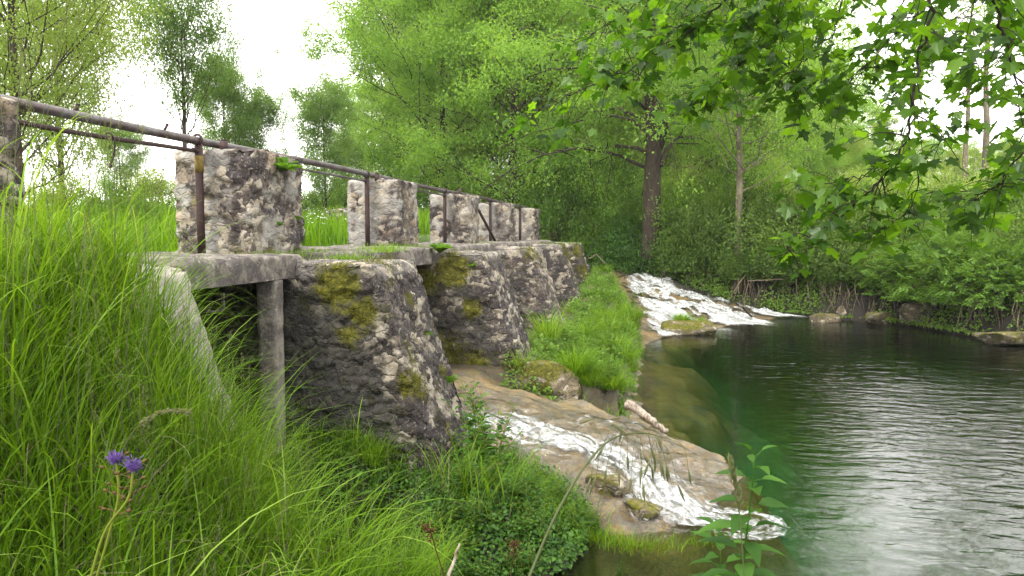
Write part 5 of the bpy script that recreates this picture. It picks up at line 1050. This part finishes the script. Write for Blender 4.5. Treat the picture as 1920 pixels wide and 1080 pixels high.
# rusty dock heads and brown reed stub at the bottom
def dock(label, pts, d, seed):
    g = np.random.default_rng(seed); P = smooth_path([Pd(a, b, d) for a, b in pts], 7); mb = MB(); V, F = tube(np.vstack([P[0] - A(0, 0, .3), P]), .0022, 6); mb.add(V, F, .3)
    m = 150; i = g.integers(len(P) // 2, len(P), m); V, F, r = leaf_quads(P[i] + g.normal(0, .015, (m, 3)) * A(1, 1, .6), rdir(m, g), rdir(m, g), .010, .007, g.uniform(0, 1, m)); mb.add(V, F, r)
    tag(mb.build('dock_plant', M['dock'], None), label, 'plant')
dock('rust-brown seed head standing at the bottom, left of the dark hollow', [(840, 1100), (820, 1040), (808, 1000), (800, 985)], 2.9, 1)
dock('rust-brown seed head in the dark hollow, right of the reed stub', [(955, 1110), (960, 1060), (965, 1030), (962, 1015)], 3.1, 2)
limb('reed_stub', 'broken brown reed stub leaning at the bottom edge', [Pd(835, 1110, 2.3), Pd(848, 1060, 2.35), Pd(862, 1020, 2.4)], .006, 'driftwood', 'reed')

# ferns
def fern(loc, label, seed, n=11, L=.22, out=None, sc=1.0):
    g = np.random.default_rng(seed); mb = MB(); root = thing('fern', label, 'fern', loc)
    for k in range(n):
        a = k * 2.4 + g.normal(0, .2); e = g.uniform(.5, 1.15); l = L * g.uniform(.7, 1.1); d = A(math.cos(a) * math.cos(e), math.sin(a) * math.cos(e), math.sin(e))
        if out is not None: d = norm(d + out)
        tt = np.linspace(0, 1, 16)[:, None]; P = d * l * tt - A(0, 0, 1) * l * .45 * tt ** 2; V, F = tube(P, np.linspace(.0016, .0005, 16), 4, False); mb.add(V, F, .2)
        S = norm(np.cross(d, A(0, 0, 1))); w = l * .24 * np.sin(np.pi * (tt * .86 + .1)) ** .8
        for sg in (-1, 1):
            V, F, r = leaf_quads(P[1:], norm(S * sg + d * .35)+ 0 * P[1:], norm(np.cross(S, d))[None] + 0 * P[1:], w[1:, 0], w[1:, 0] * .42, g.uniform(0, 1, 15), .1); mb.add(V, F, r)
    mb.build('fronds', M['fern'], root, False)
fern((-3.42, 6.42, 2.88), 'bright fern growing from the top edge of the first pillar', 3, 16, .26, A(.5, -.1, .1))
fern((-2.75, 9.22, 2.06), 'bright fern at the near edge of the second pier top', 4, 26, .26, A(.1, -.2, .3))
fern((-2.35, 9.3, 1.9), 'small fern just below the top of the mossy second pier', 5, 8, .13, A(.3, -.6, 0))
fern((-3.40, 6.3, 2.38), 'tiny fern halfway up the first pillar', 6, 10, .08, A(.6, 0, 0))
fern((-3.40, 6.65, 2.44), 'tiny fern right of the other tiny one on the first pillar', 7, 10, .08, A(.6, 0, 0))
fern((-2.0, 6.25, 1.42), 'small fern on the sloping face of the first pier', 8, 12, .10, A(.6, 0, .1))
fern((-1.82, 6.35, .98), 'grassy fern low on the sloping face of the first pier', 9, 14, .12, A(.6, 0, .2))

# white flowers in the meadow
g = np.random.default_rng(90); n = 110; px = g.uniform(575, 650, n); d = g.uniform(12, 26, n); P = np.array([Pd(a, 440, b) for a, b in zip(px, d)]); z = height(P[:, 0], P[:, 1]) + g.uniform(.3, .55, n)
a = np.linspace(0, 2 * math.pi, 7)[:-1]; V = np.concatenate([P[:, None, :2] + .018 * np.stack([np.cos(a), np.sin(a)], 1)[None], np.broadcast_to(z[:, None, None], (n, 6, 1)) + .01 * np.cos(a * 2)[None, :, None]], 2).reshape(-1, 3)
t = NT('white_petals'); M['petal'] = t.done(t.principled((.5, .5, .48), .6)); tag(mk('flowers', V, np.arange(n * 6).reshape(-1, 6), M['petal'], None, False, {}), 'tiny white flowers dotting the meadow behind the weir', 'flowers', kind='stuff')
g = np.random.default_rng(91); n = 40; px = g.uniform(600, 760, n); py = g.uniform(700, 900, n); P = np.array([Pz(a, b, np.interp(b, [700, 900], [1.05, .7])) for a, b in zip(px, py)])
V = (P[:, None] + .007 * np.stack([np.cos(a), 0 * a, np.sin(a)], 1)[None]).reshape(-1, 3)

# ------------------------------------------------------------------ the maple reaching over the pool
mpl = thing('maple_tree', 'maple whose leafy branches hang over the pool from the upper right', 'tree', (0, 0, 0))
tb = MB(); trunk = smooth_path([A(3.6, -2.2, .6), A(3.5, -2.1, 2.0), A(3.3, -1.7, 3.4), A(3.0, -1.2, 4.8), A(2.9, -1.0, 6.4)], 6); V, F = tube(trunk, np.linspace(.2, .10, len(trunk)), 14); tb.add(V, F)
BG = [
 [(1500, -190, 2.9), (1430, -70, 3.0), (1330, 30, 3.1), (1230, 105, 3.2), (1150, 145, 3.3), (1060, 185, 3.4), (985, 228, 3.5)],
 [(1440, -190, 3.2), (1412, -50, 3.2), (1452, 40, 3.2), (1480, 110, 3.2), (1490, 165, 3.2)],
 [(1765, -220, 2.5), (1744, -70, 2.55), (1738, 60, 2.6), (1712, 180, 2.65), (1700, 260, 2.7), (1660, 325, 2.75), (1612, 375, 2.8), (1565, 415, 2.85), (1515, 450, 2.9), (1475, 470, 2.95)],
 [(1820, -190, 2.6), (1850, -50, 2.6), (1885, 80, 2.65), (1912, 180, 2.7), (1935, 300, 2.7)],
 [(1650, -200, 3.1), (1560, -70, 3.2), (1470, 30, 3.3), (1400, 110, 3.4), (1340, 165, 3.5), (1280, 205, 3.55)],
 [(1750, -200, 3.3), (1700, -20, 3.3), (1640, 90, 3.4), (1570, 170, 3.5), (1490, 225, 3.6)],
 [(2010, 40, 2.8), (1965, 190, 2.9), (1905, 300, 3.0), (1850, 360, 3.05), (1810, 390, 3.1)],
 [(2030, 200, 3.2), (1940, 330, 3.2), (1850, 355, 3.3), (1770, 360, 3.3), (1710, 370, 3.4)],
 [(1380, -190, 3.4), (1300, -70, 3.5), (1210, 0, 3.6), (1130, 50, 3.7), (1085, 85, 3.8)],
 [(1900, -190, 2.9), (1800, -60, 2.95), (1700, 40, 3.0), (1630, 120, 3.1), (1570, 190, 3.2)],
 [(1700, -190, 3.7), (1620, -60, 3.8), (1540, 50, 3.9), (1500, 150, 3.9)],
 [(2010, -80, 3.4), (1905, 50, 3.4), (1825, 150, 3.5), (1780, 240, 3.6), (1735, 300, 3.6)],
 [(1600, -190, 2.7), (1540, -90, 2.8), (1440, 0, 2.9), (1380, 60, 3.0), (1330, 150, 3.0)],
 [(1560, -190, 3.5), (1380, -90, 3.6), (1290, 10, 3.7), (1250, 70, 3.8), (1190, 130, 3.9)],
 [(1980, -160, 3.8), (1860, -20, 3.9), (1760, 60, 4.0), (1690, 150, 4.0), (1640, 250, 4.0)],
 [(2020, 120, 3.6), (1960, 200, 3.7), (1890, 290, 3.7), (1850, 370, 3.8)],
 [(1850, -190, 4.1), (1600, -80, 4.2), (1480, 10, 4.2), (1420, 90, 4.3), (1370, 180, 4.3)],
 [(1700, 250, 2.7), (1720, 330, 2.75), (1690, 400, 2.8), (1650, 430, 2.85)],
 [(1420, -190, 3.0), (1350, -60, 3.05), (1290, 30, 3.1), (1240, 60, 3.2), (1180, 80, 3.3), (1120, 120, 3.3)],
 [(1500, -190, 3.4), (1440, -50, 3.5), (1400, 50, 3.5), (1370, 130, 3.5), (1310, 190, 3.6)],
 [(1620, -190, 2.9), (1590, -50, 2.95), (1560, 60, 3.0), (1500, 120, 3.05), (1440, 180, 3.1)],
 [(1990, -190, 3.3), (1900, -60, 3.3), (1830, 20, 3.4), (1770, 70, 3.4), (1700, 100, 3.5)],
 [(2060, -100, 3.0), (1990, 0, 3.0), (1930, 60, 3.0), (1870, 110, 3.1), (1830, 130, 3.1)],
 [(1760, -200, 3.9), (1720, -60, 3.9), (1760, 20, 3.9), (1800, 80, 3.9)],
 [(1690, 290, 2.75), (1620, 330, 2.9), (1560, 345, 3.0), (1500, 350, 3.0)],
]
g = np.random.default_rng(101); C = []; D = []; N = []; S = []; RR = []
hub = trunk[14]
def add_leaf(q, dd, sz):
    pet = norm(dd + A(0, 0, -.25) + g.normal(0, .25, 3)) * sz * g.uniform(.35, .8); e = q + pet; V, F = tube([q, q + pet * .5 + A(0, 0, .003), e], .0007, 3, False); tb.add(V, F)
    h = norm(A(pet[0], pet[1], 0)); dn = g.uniform(.15, 1.3); C.append(e); D.append(norm(h + A(0, 0, -dn) + g.normal(0, .25, 3))); N.append(norm(A(0, 0, 1) + h * dn * .8 + g.normal(0, .35, 3))); S.append(sz); RR.append(g.uniform(0, 1))
for bi, b in enumerate(BG):
    P = smooth_path([Pd(q[0], q[1], q[2] * 1.24) for q in b], 7); P[1:] += g.normal(0, .008, P[1:].shape); n = len(P); r0 = [.010, .006, .012, .011, .008, .007, .009, .007, .007, .008, .006, .007, .006, .006, .006, .006, .006, .006, .006, .006, .006, .006, .006, .006, .005][bi]
    r0 = r0 * .72; V, F = tube(P, np.linspace(r0, r0 * .28, n), 8, False); tb.add(V, F)
    if b[0][1] < 0 or b[0][0] > 1950:
        L_ = smooth_path([hub, (hub + P[0]) / 2 + A(0, 0, .35), P[0]], 5); V, F = tube(L_, np.linspace(.045, r0, len(L_)), 7, False); tb.add(V, F)
    seg = np.linalg.norm(np.diff(P, axis=0), axis=1).sum(); nt = int(seg / .037)
    for k in range(nt):
        u = (k + g.uniform(0, 1)) / nt
        if u < .04 and bi not in (6, 7): continue
        i = min(int(u * (n - 1)), n - 2); q = P[i] + (P[i + 1] - P[i]) * (u * (n - 1) - i); T = norm(P[i + 1] - P[i])
        dd = norm(T * .6 + rdir(1, g)[0] * .9 + A(0, 0, -.06)); l = g.uniform(.05, .30) * (1.1 - .5 * u) * (.6 if (bi == 2 and u > .65) else 1)
        e = q + dd * l + A(0, 0, -.25 * l); m = q + dd * l * .5 + A(0, 0, .02 * l); tw = smooth_path([q, m, e], 3); V, F = tube(tw, np.linspace(r0 * .45, .0014, len(tw)), 5, False); tb.add(V, F)
        npair = max(1, int(l / .075))
        for w in range(npair):
            f = (w + 1) / npair; qq = tw[min(int(f * (len(tw) - 1)), len(tw) - 1)]; sdv = norm(np.cross(dd, rdir(1, g)[0]))
            for sg in (-1, 1): add_leaf(qq, norm(dd * .5 + sg * sdv), g.uniform(.04, .085))
    for w in range(3): add_leaf(P[-1], norm(P[-1] - P[-2] + g.normal(0, .3, 3)), g.uniform(.07, .11))
tb.build('trunk', M['twig'], mpl)
C = np.array(C); D = norm(np.array(D)); N = np.array(N); S = np.array(S)[:, None]; RR = np.array(RR); SS = norm(np.cross(D, N)); NN = np.cross(SS, D); nL = len(C)
half = [(0.0, 0.0), (.17, -.10), (.40, -.04), (.33, .14), (.60, .30), (.64, .46), (.42, .47), (.24, .52), (.27, .72), (.12, .80), (.0, 1.02)]
def lp(x, y, cu): return C + D * S * y * 1.05 + SS * S * x + NN * S * (abs(x) * .22 * cu[0] - .28 * cu[1] * (y ** 2 * .6 + x * x))
cu = (g.uniform(-.3, 1.4, (nL, 1)), g.uniform(.2, 1.4, (nL, 1)))
pts = [lp(x, y, cu) for x, y in half] + [lp(-x, y, cu) for x, y in half[1:-1]]
V = np.stack(pts, 1).reshape(-1, 3); m = len(pts); base = np.arange(nL)[:, None] * m
def tri(idx): return base + np.array([idx])
h1 = list(range(11)); fs = []
L0 = list(range(11)); Rr = [0] + list(range(11, 20)) + [10]
def lobes(o):
    # fan triangulation around inner vertices keeps the concave outline
    return [(o[0], o[1], o[2], o[3]), (o[0], o[3], o[6], o[7]), (o[3], o[4], o[5], o[6]), (o[0], o[7], o[9], o[10]), (o[7], o[8], o[9], o[9])]
for o in (L0, Rr):
    for q in lobes(o):
        q = q if len(set(q)) == 4 else q[:3]
        if o is Rr: q = q[::-1]
        fs.append(base + np.array([q]))
Fq = np.concatenate([f for f in fs if f.shape[1] == 4]); Ft = np.concatenate([f for f in fs if f.shape[1] == 3])
mk('crown', V, [Fq, Ft], M['maple'], mpl, False, {'rnd': np.repeat(RR, m)})
print('maple leaves', nL)

# ------------------------------------------------------------------ light haze between the far trees
t = NT('haze'); pv = t.n('ShaderNodeVolumePrincipled'); pv.inputs['Color'].default_value = (.93, .96, 1, 1); pv.inputs['Density'].default_value = .0004; pv.inputs['Anisotropy'].default_value = .3
t.l(pv.outputs[0], t.out.inputs['Volume']); M['haze'] = t.m
tag(mk('haze', np.array(box8(-60, 60, -40, 90, -5, 34), float), np.array([[0, 1, 5, 4], [1, 2, 6, 5], [2, 3, 7, 6], [3, 0, 4, 7], [4, 5, 6, 7], [0, 3, 2, 1]]), M['haze'], None, False), 'thin pale haze among the far trees', kind='stuff')
